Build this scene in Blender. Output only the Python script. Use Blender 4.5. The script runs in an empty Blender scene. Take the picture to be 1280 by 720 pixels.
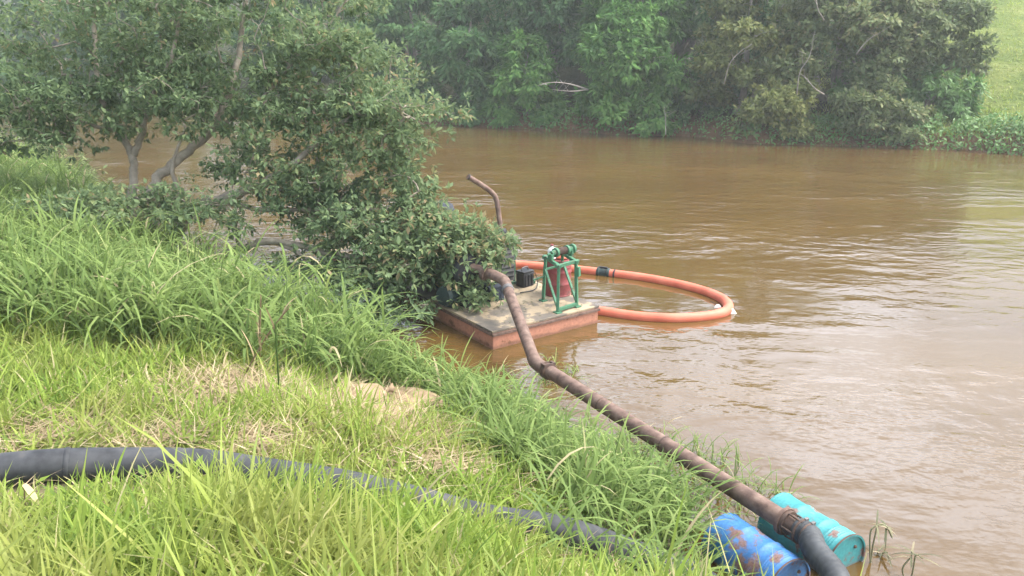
import bpy, math, random
import numpy as np
from mathutils import Vector, Matrix
rng = np.random.default_rng(7)
random.seed(7)
R = math.radians
scene = bpy.context.scene
C = scene.collection

# ------------------------------------------------------------------ camera
CAM_H, PITCH, FPX = 5.0, R(17.0), 960.0
cam_d = bpy.data.cameras.new('camera')
cam_d.sensor_width = 36.0
cam_d.lens = 36.0 * FPX / 1280.0
cam_d.clip_start = 0.05
cam_d.clip_end = 2000
cam = bpy.data.objects.new('camera', cam_d)
cam.location = (0, 0, CAM_H)
cam.rotation_euler = (R(90) - PITCH, 0, 0)
C.objects.link(cam)
scene.camera = cam

# ------------------------------------------------------------------ sky, sun, exposure
SUN_EL, SUN_AZ = R(56), R(84)          # azimuth measured from +Y towards +X
world = bpy.data.worlds.new('World')
scene.world = world
world.use_nodes = True
wn, wl = world.node_tree.nodes, world.node_tree.links
wn.clear()
sky = wn.new('ShaderNodeTexSky')
sky.sky_type = 'NISHITA'
sky.sun_disc = False
sky.sun_elevation = SUN_EL
sky.sun_rotation = SUN_AZ
sky.air_density = 1.0
sky.dust_density = 4.0
hs = wn.new('ShaderNodeHueSaturation')      # hazy white overcast
hs.inputs['Saturation'].default_value = 0.50
hs.inputs['Value'].default_value = 1.0
bg = wn.new('ShaderNodeBackground')
bg.inputs['Strength'].default_value = 0.15
wo = wn.new('ShaderNodeOutputWorld')
wl.new(sky.outputs[0], hs.inputs['Color'])
ctc = wn.new('ShaderNodeTexCoord')
cmap = wn.new('ShaderNodeMapping'); cmap.inputs['Scale'].default_value = (1, 1, 2.2)
cno = wn.new('ShaderNodeTexNoise'); cno.inputs['Scale'].default_value = 2.6; cno.inputs['Detail'].default_value = 6; cno.inputs['Roughness'].default_value = .55
crm = wn.new('ShaderNodeMapRange'); crm.inputs[1].default_value = .38; crm.inputs[2].default_value = .66; crm.inputs[3].default_value = .9; crm.inputs[4].default_value = 3.2
cml = wn.new('ShaderNodeVectorMath'); cml.operation = 'SCALE'
wl.new(ctc.outputs['Generated'], cmap.inputs['Vector']); wl.new(cmap.outputs[0], cno.inputs['Vector']); wl.new(cno.outputs['Fac'], crm.inputs[0])
wl.new(hs.outputs[0], cml.inputs[0]); wl.new(crm.outputs[0], cml.inputs['Scale'])
wl.new(cml.outputs[0], bg.inputs['Color'])
wl.new(bg.outputs[0], wo.inputs['Surface'])
sun_d = bpy.data.lights.new('sun', 'SUN')
sun_d.energy = 1.4
sun_d.angle = R(28)
sun_d.color = (1.0, 0.965, 0.91)
sun = bpy.data.objects.new('sun', sun_d)
sdir = Vector((math.sin(SUN_AZ) * math.cos(SUN_EL), math.cos(SUN_AZ) * math.cos(SUN_EL), math.sin(SUN_EL)))
sun.rotation_euler = sdir.to_track_quat('Z', 'Y').to_euler()
sun.location = (0, 0, 30)
C.objects.link(sun)
vs = scene.view_settings
vs.view_transform = 'Standard'
vs.look = 'None'
vs.gamma = 1.0
vs.use_curve_mapping = False
vs.exposure = 1.17

# ------------------------------------------------------------------ where things stand
def ray(px, py):
    u, v = (px - 640) / FPX, (360 - py) / FPX
    cp, sp = math.cos(PITCH), math.sin(PITCH)
    return Vector((u, cp + v * sp, -sp + v * cp))
def P(px, py, z=0.0):                     # ground point at height z
    d = ray(px, py)
    return Vector((0, 0, CAM_H)) + d * ((z - CAM_H) / d.z)
def W(px, py, t):                         # point at distance t along the view axis
    return Vector((0, 0, CAM_H)) + ray(px, py) * t

NEAR = [Vector((9, -12, 0)), Vector((5.6, -2, 0)), Vector((3.6, 3.4, 0))] + \
       [P(x, y) for x, y in ((890, 790), (864, 702), (812, 648), (738, 600), (668, 566), (598, 530), (520, 500), (430, 462), (335, 420), (250, 376), (150, 304), (60, 232))] + \
       [Vector((-48, 62, 0)), Vector((-120, 120, 0))]
FAR = [Vector((140, 10, 0)), Vector((60, 30, 0))] + \
      [P(x, y) for x, y in ((1285, 194), (1180, 187), (1060, 182), (940, 180), (860, 170), (780, 169), (700, 163), (620, 160), (560, 156), (490, 152), (370, 151))] + \
      [Vector((-46, 82, 0)), Vector((-130, 140, 0))]

def sdist(poly, X, Y, left):
    X = np.asarray(X, float); Y = np.asarray(Y, float)
    best = np.full(X.shape, 1e9); sgn = np.ones(X.shape)
    for a, b in zip(poly[:-1], poly[1:]):
        dx, dy = b.x - a.x, b.y - a.y
        L2 = dx * dx + dy * dy
        t = np.clip(((X - a.x) * dx + (Y - a.y) * dy) / L2, 0, 1)
        qx, qy = X - (a.x + t * dx), Y - (a.y + t * dy)
        d = np.hypot(qx, qy)
        cr = dx * (Y - a.y) - dy * (X - a.x)
        m = d < best - 1e-9
        best = np.where(m, d, best)
        sgn = np.where(m, np.sign(cr), sgn)
    return best * sgn * (1 if left else -1)

def wob(X, Y, s, k):
    return (np.sin(X * s + k) * np.cos(Y * s * 1.13 + 2 * k) + 0.5 * np.sin(X * s * 2.3 + 1.7 * k) * np.sin(Y * s * 2.1 - k)) / 1.5

def near_h(X, Y):
    X = np.asarray(X, float); Y = np.asarray(Y, float)
    s = sdist(NEAR, X, Y, True)
    sp = np.maximum(s, 0)
    z = 1.75 * (1 - np.exp(-sp / 2.6)) + 0.02 * sp
    r2 = (X * X / 1.5 + (Y + 1.0) ** 2) / 25.0
    z = z + 1.55 * np.exp(-r2) * np.minimum(sp / 1.5, 1)
    z = z + 0.07 * wob(X, Y, 0.9, 1.3) * np.minimum(sp, 1) + 0.03 * wob(X, Y, 3.1, .4) * np.minimum(sp, 1)
    return np.where(s > 0, z, np.maximum(0.55 * s, -3.0))

def far_h(X, Y):
    X = np.asarray(X, float); Y = np.asarray(Y, float)
    s = sdist(FAR, X, Y, False)
    sp = np.maximum(s, 0)
    z = 1.0 * (1 - np.exp(-sp / 0.5)) + 0.34 * np.maximum(sp - 1.5, 0)
    z = 26 * np.tanh(z / 26) + 0.35 * wob(X, Y, 0.22, 2.0) * np.minimum(sp / 4, 1) + 0.1 * wob(X, Y, 1.1, .7) * np.minimum(sp, 1)
    return np.where(s > 0, z, np.maximum(0.6 * s, -3.0))

def G(px, py):                            # where the line of sight meets the near bank
    d = ray(px, py)
    t = 1.0
    for _ in range(900):
        p = Vector((0, 0, CAM_H)) + d * t
        if p.z <= max(float(near_h(p.x, p.y)), 0.0):
            return p
        t += 0.04
    return p

# ------------------------------------------------------------------ mesh helpers
def mesh_np(name, V, polys, mat, parent=None, rnd=None, smooth=True):
    V = np.asarray(V, np.float32)
    me = bpy.data.meshes.new(name)
    me.vertices.add(len(V)); me.vertices.foreach_set('co', V.ravel())
    polys = [np.asarray(p, np.int32) for p in polys if len(p)]
    li = np.concatenate([p.ravel() for p in polys])
    lt = np.concatenate([np.full(len(p), p.shape[1], np.int32) for p in polys])
    ls = np.concatenate([[0], np.cumsum(lt)[:-1]]).astype(np.int32)
    me.loops.add(len(li)); me.loops.foreach_set('vertex_index', li)
    me.polygons.add(len(lt)); me.polygons.foreach_set('loop_start', ls); me.polygons.foreach_set('loop_total', lt)
    me.polygons.foreach_set('use_smooth', np.full(len(lt), smooth, bool))
    if rnd is not None:
        at = me.attributes.new('rnd', 'FLOAT', 'POINT')
        at.data.foreach_set('value', np.asarray(rnd, np.float32))
    me.update(calc_edges=True)
    me.materials.append(mat)
    o = bpy.data.objects.new(name, me)
    C.objects.link(o)
    if parent is not None: o.parent = parent
    return o

def tag(o, label=None, cat=None, group=None, kind=None):
    if label: o['label'] = label
    if cat: o['category'] = cat
    if group: o['group'] = group
    if kind: o['kind'] = kind
    return o

def empty(name, loc, label, cat, group=None, rot=None):
    o = bpy.data.objects.new(name, None)
    C.objects.link(o)
    o.location = loc
    if rot is not None: o.rotation_euler = rot
    o.empty_display_size = .2
    return tag(o, label, cat, group)

class MB:
    """collects boxes, tubes and lathes into one mesh"""
    def __init__(s): s.V = []; s.Q = []; s.T = []; s.n = 0; s.N = []
    def add(s, V, Q=(), T=(), N=()):
        V = np.asarray(V, float).reshape(-1, 3)
        s.V.append(V)
        if len(Q): s.Q.append(np.asarray(Q) + s.n)
        if len(T): s.T.append(np.asarray(T) + s.n)
        for f in N: s.N.append([i + s.n for i in f])
        s.n += len(V)
        return s
    def box(s, c, d, m=None):
        c = Vector(c); x, y, z = d[0] / 2, d[1] / 2, d[2] / 2
        v = [Vector((i * x, j * y, k * z)) for k in (-1, 1) for j in (-1, 1) for i in (-1, 1)]
        if m is not None: v = [m @ q for q in v]
        v = [q + c for q in v]
        return s.add(v, [(0, 2, 3, 1), (4, 5, 7, 6), (0, 1, 5, 4), (2, 6, 7, 3), (0, 4, 6, 2), (1, 3, 7, 5)])
    def tube(s, pts, rad, n=8, caps=True, flat=None):
        pts = [Vector(p) for p in pts]
        if not hasattr(rad, '__len__'): rad = [rad] * len(pts)
        V = []; up = None
        for i, p in enumerate(pts):
            a = pts[max(i - 1, 0)]; b = pts[min(i + 1, len(pts) - 1)]
            t = (b - a).normalized()
            if up is None:
                up = Vector((0, 0, 1)) if abs(t.z) < .9 else Vector((1, 0, 0))
            x = up.cross(t)
            if x.length < 1e-5: x = t.orthogonal()
            x.normalize(); y = t.cross(x); up = y
            for k in range(n):
                an = 2 * math.pi * k / n
                V.append(p + (x * math.cos(an) + y * math.sin(an)) * rad[i])
        Q = []
        for i in range(len(pts) - 1):
            for k in range(n):
                k2 = (k + 1) % n
                Q.append((i * n + k, i * n + k2, (i + 1) * n + k2, (i + 1) * n + k))
        N = []
        if caps:
            N = [list(range(n))[::-1], [(len(pts) - 1) * n + k for k in range(n)]]
        return s.add(V, Q, (), N)
    def lathe(s, prof, a, b, n=24, caps=True):
        """prof: (along, radius) from a towards b"""
        a = Vector(a); t = (Vector(b) - a).normalized()
        pts = [a + t * u for u, r in prof]
        x = t.orthogonal().normalized(); y = t.cross(x)
        V = []
        for (u, r), p in zip(prof, pts):
            for k in range(n):
                an = 2 * math.pi * k / n
                V.append(p + (x * math.cos(an) + y * math.sin(an)) * r)
        Q = []
        for i in range(len(prof) - 1):
            for k in range(n):
                k2 = (k + 1) % n
                Q.append((i * n + k, i * n + k2, (i + 1) * n + k2, (i + 1) * n + k))
        return s.add(V, Q, (), [list(range(n))[::-1], [(len(prof) - 1) * n + k for k in range(n)]] if caps else [])
    def build(s, name, mat, parent=None, smooth=False, bevel=0, rnd=None, auto=False):
        V = np.concatenate(s.V)
        if parent is not None:
            V = V - np.array(parent.location if parent.parent is None else (0, 0, 0))
        polys = []
        if s.Q: polys.append(np.concatenate(s.Q))
        if s.T: polys.append(np.concatenate(s.T))
        for f in s.N: polys.append(np.array([f]))
        o = mesh_np(name, V, polys, mat, parent, rnd, smooth or auto)
        if auto:
            o.data.set_sharp_from_angle(angle=R(35))
        if bevel:
            b = o.modifiers.new('bevel', 'BEVEL'); b.width = bevel; b.segments = 2; b.limit_method = 'ANGLE'
        return o

def sub(mb, name, mat, part, **k):
    """a sub-part: coordinates are given in the world, the thing's empty sits at part.parent.location"""
    off = np.array(part.parent.location if part.parent else part.location)
    mb.V = [v - off for v in mb.V]
    return mb.build(name, mat, part, **k)

def bez(pts, n=8):
    """Catmull-Rom through pts"""
    pts = [Vector(p) for p in pts]
    q = [pts[0] * 2 - pts[1]] + pts + [pts[-1] * 2 - pts[-2]]
    out = []
    for i in range(1, len(q) - 2):
        p0, p1, p2, p3 = q[i - 1:i + 3]
        for k in range(n):
            t = k / n
            out.append(0.5 * ((2 * p1) + (p2 - p0) * t + (2 * p0 - 5 * p1 + 4 * p2 - p3) * t * t + (3 * p1 - p0 - 3 * p2 + p3) * t ** 3))
    out.append(pts[-1])
    return out

# ------------------------------------------------------------------ materials
def nmat(name):
    m = bpy.data.materials.new(name); m.use_nodes = True
    n, l = m.node_tree.nodes, m.node_tree.links
    return m, n, l, n['Principled BSDF']
def ramp(n, stops):
    r = n.new('ShaderNodeValToRGB')
    e = r.color_ramp.elements
    while len(e) < len(stops): e.new(0.5)
    for k, (p, c) in zip(e, stops):
        k.position = p; k.color = (*c, 1)
    return r
def noise(n, l, scale, detail=4, rough=.55, obj=True, vec=None):
    t = n.new('ShaderNodeTexNoise')
    t.inputs['Scale'].default_value = scale
    t.inputs['Detail'].default_value = detail
    t.inputs['Roughness'].default_value = rough
    if vec is not None: l.new(vec, t.inputs['Vector'])
    else:
        c = n.new('ShaderNodeTexCoord'); l.new(c.outputs['Object'], t.inputs['Vector'])
    return t
def surf(name, stops, scale=4, rough=.7, metal=0, bump=.0, bscale=30, bdist=.01, detail=5, spec=.4):
    m, n, l, b = nmat(name)
    t = noise(n, l, scale, detail)
    r = ramp(n, stops)
    l.new(t.outputs['Fac'], r.inputs['Fac'])
    l.new(r.outputs[0], b.inputs['Base Color'])
    b.inputs['Roughness'].default_value = rough
    b.inputs['Metallic'].default_value = metal
    b.inputs['Specular IOR Level'].default_value = spec
    if bump:
        t2 = noise(n, l, bscale, 4)
        bp = n.new('ShaderNodeBump'); bp.inputs['Strength'].default_value = bump; bp.inputs['Distance'].default_value = bdist
        l.new(t2.outputs['Fac'], bp.inputs['Height']); l.new(bp.outputs[0], b.inputs['Normal'])
    return m
def leafmat(name, stops, rough=.55, trans=.3, spec=.3, patch=0, patch_col=None):
    """stops ramp over the per-leaf random value"""
    m, n, l, b = nmat(name)
    a = n.new('ShaderNodeAttribute'); a.attribute_name = 'rnd'
    r = ramp(n, stops); l.new(a.outputs['Fac'], r.inputs['Fac'])
    col = r.outputs[0]
    if patch:
        t = noise(n, l, patch, 3)
        rr = ramp(n, [(.42, (0, 0, 0)), (.62, (1, 1, 1))]); l.new(t.outputs['Fac'], rr.inputs['Fac'])
        mx = n.new('ShaderNodeMixRGB'); mx.inputs['Color2'].default_value = (*patch_col, 1)
        ml = n.new('ShaderNodeMath'); ml.operation = 'MULTIPLY'; ml.inputs[1].default_value = .6
        l.new(rr.outputs[0], ml.inputs[0]); l.new(ml.outputs[0], mx.inputs['Fac'])
        l.new(col, mx.inputs['Color1']); col = mx.outputs[0]
    l.new(col, b.inputs['Base Color'])
    b.inputs['Roughness'].default_value = rough
    b.inputs['Specular IOR Level'].default_value = spec
    tr = n.new('ShaderNodeBsdfTranslucent'); l.new(col, tr.inputs['Color'])
    mix = n.new('ShaderNodeMixShader'); mix.inputs[0].default_value = trans
    l.new(b.outputs[0], mix.inputs[1]); l.new(tr.outputs[0], mix.inputs[2])
    l.new(mix.outputs[0], n['Material Output'].inputs['Surface'])
    return m
def peel(name, paint, rust, amount=.5, scale=5, rough=.45, line_z=None):
    """painted steel with rust patches of ragged outline"""
    m, n, l, b = nmat(name)
    c = n.new('ShaderNodeTexCoord')
    t = noise(n, l, scale, 8, .65)
    r = ramp(n, [(amount - .05, (0, 0, 0)), (amount, (.25, .25, .25)), (amount + .02, (.8, .8, .8)), (amount + .09, (1, 1, 1))]); l.new(t.outputs['Fac'], r.inputs['Fac'])
    t2 = noise(n, l, scale * 6, 5); rp = ramp(n, [(.3, [x * .8 for x in paint]), (.75, [min(1, x * 1.15 + .01) for x in paint])])
    l.new(t2.outputs['Fac'], rp.inputs['Fac'])
    if line_z is not None:
        g_ = n.new('ShaderNodeNewGeometry'); sz = n.new('ShaderNodeSeparateXYZ'); l.new(g_.outputs['Position'], sz.inputs[0])
        tz = noise(n, l, 2.5, 6); ma = n.new('ShaderNodeMath'); ma.operation = 'MULTIPLY_ADD'; ma.inputs[1].default_value = -.16; l.new(tz.outputs['Fac'], ma.inputs[0]); l.new(sz.outputs['Z'], ma.inputs[2])
        lr = n.new('ShaderNodeMapRange'); lr.inputs[1].default_value = line_z; lr.inputs[2].default_value = line_z - .05; lr.inputs[4].default_value = .75; l.new(ma.outputs[0], lr.inputs[0])
        mxx = n.new('ShaderNodeMath'); mxx.operation = 'MAXIMUM'; l.new(r.outputs[0], mxx.inputs[0]); l.new(lr.outputs[0], mxx.inputs[1])
    t3 = noise(n, l, scale * 9, 6); rr = ramp(n, [(.3, [x * .6 for x in rust]), (.7, [x * 1.3 for x in rust])])
    l.new(t3.outputs['Fac'], rr.inputs['Fac'])
    mx = n.new('ShaderNodeMixRGB')
    l.new(r.outputs[0] if line_z is None else mxx.outputs[0], mx.inputs['Fac']); l.new(rp.outputs[0], mx.inputs['Color1']); l.new(rr.outputs[0], mx.inputs['Color2'])
    l.new(mx.outputs[0], b.inputs['Base Color'])
    ro = n.new('ShaderNodeMath'); ro.operation = 'MULTIPLY_ADD'; ro.inputs[1].default_value = .4; ro.inputs[2].default_value = rough
    l.new(r.outputs[0], ro.inputs[0]); l.new(ro.outputs[0], b.inputs['Roughness'])
    bp = n.new('ShaderNodeBump'); bp.inputs['Strength'].default_value = .25; bp.inputs['Distance'].default_value = .006
    l.new(t3.outputs['Fac'], bp.inputs['Height']); l.new(bp.outputs[0], b.inputs['Normal'])
    return m

M = {}
M['rust'] = surf('rusty_steel', [(.3, (.075, .046, .036)), (.5, (.155, .10, .078)), (.62, (.19, .13, .10)), (.78, (.28, .20, .155))], 9, .75, .1, .5, 70, .005, 7)
M['rust_dark'] = surf('dark_rusty_steel', [(.3, (.05, .035, .03)), (.7, (.14, .085, .06))], 9, .75, .1, .4, 60, .004)
M['hdpe'] = surf('dull_black_polyethylene', [(.3, (.024, .026, .029)), (.55, (.05, .053, .058)), (.75, (.085, .083, .078))], 7, .7, 0, .1, 40, .002, 5, .3)
M['rubber'] = surf('black_rubber', [(.3, (.022, .025, .028)), (.7, (.06, .066, .07))], 7, .6, 0, .2, 60, .003)
M['orange'] = surf('faded_orange_plastic', [(.25, (.46, .105, .055)), (.5, (.58, .15, .085)), (.75, (.64, .20, .12))], 2.2, .55, 0, .08, 40, .003, 6)
M['blue'] = peel('blue_drum_paint', (.03, .15, .37), (.17, .10, .08), .535, 5.5, .5, -.03)
M['teal'] = peel('teal_drum_paint', (.035, .25, .26), (.20, .11, .09), .565, 5.5, .5, -.03)
M['red'] = peel('red_drum_paint', (.24, .05, .05), (.13, .065, .055), .60, 6, .6)
M['green'] = peel('green_winch_paint', (.045, .165, .085), (.09, .07, .045), .60, 9, .65)
M['darkgreen'] = peel('dark_green_machine_paint', (.014, .034, .032), (.035, .03, .028), .58, 8, .6)
M['black'] = surf('oily_black_iron', [(.3, (.012, .014, .016)), (.7, (.05, .052, .055))], 8, .5, .2, .2, 50, .004)
M['grey'] = surf('grey_radiator_metal', [(.3, (.09, .09, .09)), (.7, (.19, .185, .18))], 8, .6, .2)
M['hull'] = peel('salmon_hull_paint', (.42, .185, .115), (.17, .085, .05), .60, 3, .7, .0)
M['white'] = surf('white_plastic', [(.3, (.62, .62, .6)), (.7, (.8, .8, .78))], 5, .5)
M['tarp'] = surf('dark_blue_tarpaulin', [(.3, (.015, .02, .03)), (.7, (.05, .06, .085))], 6, .7)
M['sack'] = surf('tan_sacking', [(.3, (.22, .15, .085)), (.7, (.34, .25, .155))], 5, .9, 0, .5, 60, .01)
M['bark'] = surf('pale_bark', [(.3, (.17, .145, .11)), (.55, (.28, .24, .185)), (.75, (.38, .34, .27))], 7, .85, 0, .6, 30, .015)
M['bark_far'] = surf('grey_bark', [(.3, (.16, .14, .12)), (.7, (.34, .31, .27))], 3, .85)
M['weed_stem'] = surf('wilted_stem', [(.3, (.13, .135, .07)), (.7, (.24, .22, .13))], 5, .8)
M['twig_dark'] = surf('brown_twig', [(.3, (.06, .045, .03)), (.7, (.13, .10, .07))], 5, .85)

# deck: grey plate under drifted sand
m, n, l, b = nmat('sandy_deck_plate'); M['deck'] = m
t = noise(n, l, 1.3, 6, .6); r = ramp(n, [(.42, (.10, .088, .072)), (.50, (.15, .125, .095)), (.53, (.30, .235, .15)), (.75, (.40, .33, .23))])
l.new(t.outputs['Fac'], r.inputs['Fac']); l.new(r.outputs[0], b.inputs['Base Color']); b.inputs['Roughness'].default_value = .85
t2 = noise(n, l, 30, 5); bp = n.new('ShaderNodeBump'); bp.inputs['Strength'].default_value = .5; bp.inputs['Distance'].default_value = .01
l.new(t2.outputs['Fac'], bp.inputs['Height']); l.new(bp.outputs[0], b.inputs['Normal'])

# muddy water
m, n, l, b = nmat('muddy_water'); M['water'] = m
tc = n.new('ShaderNodeTexCoord')
def wmap(rot, sx, sy):
    q = n.new('ShaderNodeMapping'); q.inputs['Rotation'].default_value = (0, 0, R(rot)); q.inputs['Scale'].default_value = (sx, sy, 1)
    l.new(tc.outputs['Object'], q.inputs['Vector']); return q.outputs[0]
big = noise(n, l, .10, 3, .5, vec=wmap(-40, 1, 2.2))
colr = ramp(n, [(.3, (.082, .047, .013)), (.7, (.110, .065, .019))])
l.new(big.outputs['Fac'], colr.inputs['Fac']); l.new(colr.outputs[0], b.inputs['Base Color'])
b.inputs['Roughness'].default_value = .09
b.inputs['IOR'].default_value = 1.65
w1 = noise(n, l, 1.25, 3, .5, vec=wmap(14, 1.25, 1.75))
w2 = noise(n, l, 3.2, 3, .55, vec=wmap(-20, .9, 1.5))
patch = noise(n, l, .16, 3, .6, vec=wmap(-30, .7, 1.6))
pr = n.new('ShaderNodeMapRange'); pr.inputs[1].default_value = .40; pr.inputs[2].default_value = .68; pr.inputs[3].default_value = .20; pr.inputs[4].default_value = 1.3
l.new(patch.outputs['Fac'], pr.inputs[0])
ad = n.new('ShaderNodeMath'); ad.operation = 'MULTIPLY_ADD'; ad.inputs[1].default_value = .24
l.new(w2.outputs['Fac'], ad.inputs[0]); l.new(w1.outputs['Fac'], ad.inputs[2])
ml = n.new('ShaderNodeMath'); ml.operation = 'MULTIPLY'; l.new(ad.outputs[0], ml.inputs[0]); l.new(pr.outputs[0], ml.inputs[1])
bp = n.new('ShaderNodeBump'); bp.inputs['Strength'].default_value = 1.0; bp.inputs['Distance'].default_value = .056
l.new(ml.outputs[0], bp.inputs['Height']); l.new(bp.outputs[0], b.inputs['Normal'])

# near ground: soil and trodden straw
m, n, l, b = nmat('bank_soil'); M['soil'] = m
t = noise(n, l, .9, 6, .6); r = ramp(n, [(.35, (.07, .075, .03)), (.5, (.13, .11, .055)), (.65, (.24, .185, .105))])
l.new(t.outputs['Fac'], r.inputs['Fac']); l.new(r.outputs[0], b.inputs['Base Color']); b.inputs['Roughness'].default_value = .95
t2 = noise(n, l, 14, 6); bp = n.new('ShaderNodeBump'); bp.inputs['Strength'].default_value = .8; bp.inputs['Distance'].default_value = .06
l.new(t2.outputs['Fac'], bp.inputs['Height']); l.new(bp.outputs[0], b.inputs['Normal'])
# far hillside: pasture above a strip of bare earth at the water
m, n, l, b = nmat('hill_pasture'); M['hill'] = m
t = noise(n, l, .35, 6, .6); r = ramp(n, [(.35, (.10, .145, .035)), (.5, (.15, .195, .05)), (.66, (.21, .24, .075))])
l.new(t.outputs['Fac'], r.inputs['Fac'])
te = noise(n, l, .8, 4); re = ramp(n, [(.3, (.10, .055, .028)), (.7, (.20, .115, .058))]); l.new(te.outputs['Fac'], re.inputs['Fac'])
ge = n.new('ShaderNodeNewGeometry'); sx = n.new('ShaderNodeSeparateXYZ'); l.new(ge.outputs['Position'], sx.inputs[0])
mr = n.new('ShaderNodeMapRange'); mr.inputs[1].default_value = .7; mr.inputs[2].default_value = 1.3; l.new(sx.outputs['Z'], mr.inputs[0])
mx = n.new('ShaderNodeMixRGB'); l.new(mr.outputs[0], mx.inputs['Fac']); l.new(re.outputs[0], mx.inputs['Color1']); l.new(r.outputs[0], mx.inputs['Color2'])
dv = n.new('ShaderNodeMath'); dv.operation = 'DIVIDE'; l.new(sx.outputs['X'], dv.inputs[0]); l.new(sx.outputs['Y'], dv.inputs[1])
nz = noise(n, l, .25, 4); na = n.new('ShaderNodeMath'); na.operation = 'MULTIPLY_ADD'; na.inputs[1].default_value = .12; l.new(nz.outputs['Fac'], na.inputs[0]); l.new(dv.outputs[0], na.inputs[2])
fr = n.new('ShaderNodeMapRange'); fr.inputs[1].default_value = .585; fr.inputs[2].default_value = .625; l.new(na.outputs[0], fr.inputs[0])
ff = ramp(n, [(.35, (.030, .040, .016)), (.65, (.060, .062, .028))]); l.new(t.outputs['Fac'], ff.inputs['Fac'])
fm = n.new('ShaderNodeMixRGB'); l.new(fr.outputs[0], fm.inputs['Fac']); l.new(ff.outputs[0], fm.inputs['Color1']); l.new(r.outputs[0], fm.inputs['Color2'])
l.new(fm.outputs[0], mx.inputs['Color2'])
l.new(mx.outputs[0], b.inputs['Base Color']); b.inputs['Roughness'].default_value = .95; b.inputs['Specular IOR Level'].default_value = .1
t2 = noise(n, l, 2.2, 6, .65); bp = n.new('ShaderNodeBump'); bp.inputs['Strength'].default_value = 1; bp.inputs['Distance'].default_value = .5
l.new(t2.outputs['Fac'], bp.inputs['Height']); l.new(bp.outputs[0], b.inputs['Normal'])

M['lawn'] = leafmat('lawn_grass', [(0, (.105, .185, .03)), (.45, (.215, .312, .048)), (.8, (.325, .41, .08)), (.93, (.43, .44, .15)), (1, (.55, .48, .28))], .5, .44, .22, .9, (.335, .335, .10))
M['tall'] = leafmat('tall_grass', [(0, (.095, .155, .042)), (.5, (.17, .25, .068)), (.85, (.25, .33, .10)), (.95, (.34, .37, .15)), (1, (.48, .41, .24))], .6, .42, .18)
M['straw'] = leafmat('dry_straw', [(0, (.20, .15, .08)), (.6, (.40, .31, .18)), (1, (.52, .44, .28))], .8, .2)
M['leaf_near'] = leafmat('near_tree_leaves', [(0, (.085, .138, .068)), (.5, (.155, .225, .108)), (.85, (.22, .295, .135)), (.96, (.27, .32, .135)), (1, (.32, .26, .14))], .62, .45, .18)
M['leaf_bamboo'] = leafmat('bamboo_leaves', [(0, (.055, .14, .032)), (.5, (.10, .225, .05)), (1, (.165, .31, .075))], .6, .38, .2)
M['leaf_blue'] = leafmat('bluish_bamboo_leaves', [(0, (.045, .115, .038)), (.5, (.08, .175, .058)), (1, (.13, .245, .08))], .6, .38, .2)
M['leaf_grey'] = leafmat('grey_green_leaves', [(0, (.085, .125, .050)), (.5, (.145, .195, .078)), (.85, (.21, .25, .10)), (1, (.29, .28, .13))], .6, .35, .2)
M['leaf_yellow'] = leafmat('yellowish_leaves', [(0, (.10, .135, .042)), (.5, (.17, .205, .065)), (1, (.29, .30, .10))], .6, .35, .2)
M['vine'] = leafmat('creeper_leaves', [(0, (0.072, 0.160, 0.043)), (.5, (0.123, 0.246, 0.065)), (1, (0.189, 0.319, 0.102))], .5, .3)
M['wilt'] = leafmat('wilted_grass', [(0, (.09, .10, .05)), (.6, (.17, .17, .09)), (1, (.30, .25, .16))], .7, .2)

# ------------------------------------------------------------------ setting: ground and water
def grid(name, x0, x1, y0, y1, nx, ny, hf, mat, keep=None):
    xs = np.linspace(x0, x1, nx); ys = np.linspace(y0, y1, ny)
    X, Y = np.meshgrid(xs, ys)
    Z = hf(X, Y)
    V = np.stack([X, Y, Z], -1).reshape(-1, 3)
    i = np.arange(nx * ny).reshape(ny, nx)
    Q = np.stack([i[:-1, :-1], i[:-1, 1:], i[1:, 1:], i[1:, :-1]], -1).reshape(-1, 4)
    if keep is not None:
        k = keep(Z).reshape(-1)
        Q = Q[k[Q].any(1)]
    return tag(mesh_np(name, V, [Q], mat), kind='structure')
grid('near_bank', -40, 11, -12, 60, 205, 289, near_h, M['soil'], lambda Z: Z > -2.9)
grid('near_bank_far_stretch', -220, -39.9, -12, 230, 90, 120, near_h, M['soil'], lambda Z: Z > -2.9)
grid('far_bank_hillside', -230, 230, 8, 250, 300, 240, far_h, M['hill'], lambda Z: Z > -2.9)
water = tag(mesh_np('river', [(-260, -40, 0), (260, -40, 0), (260, 260, 0), (-260, 260, 0)], [[(0, 1, 2, 3)]], M['water']), kind='structure')

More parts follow.
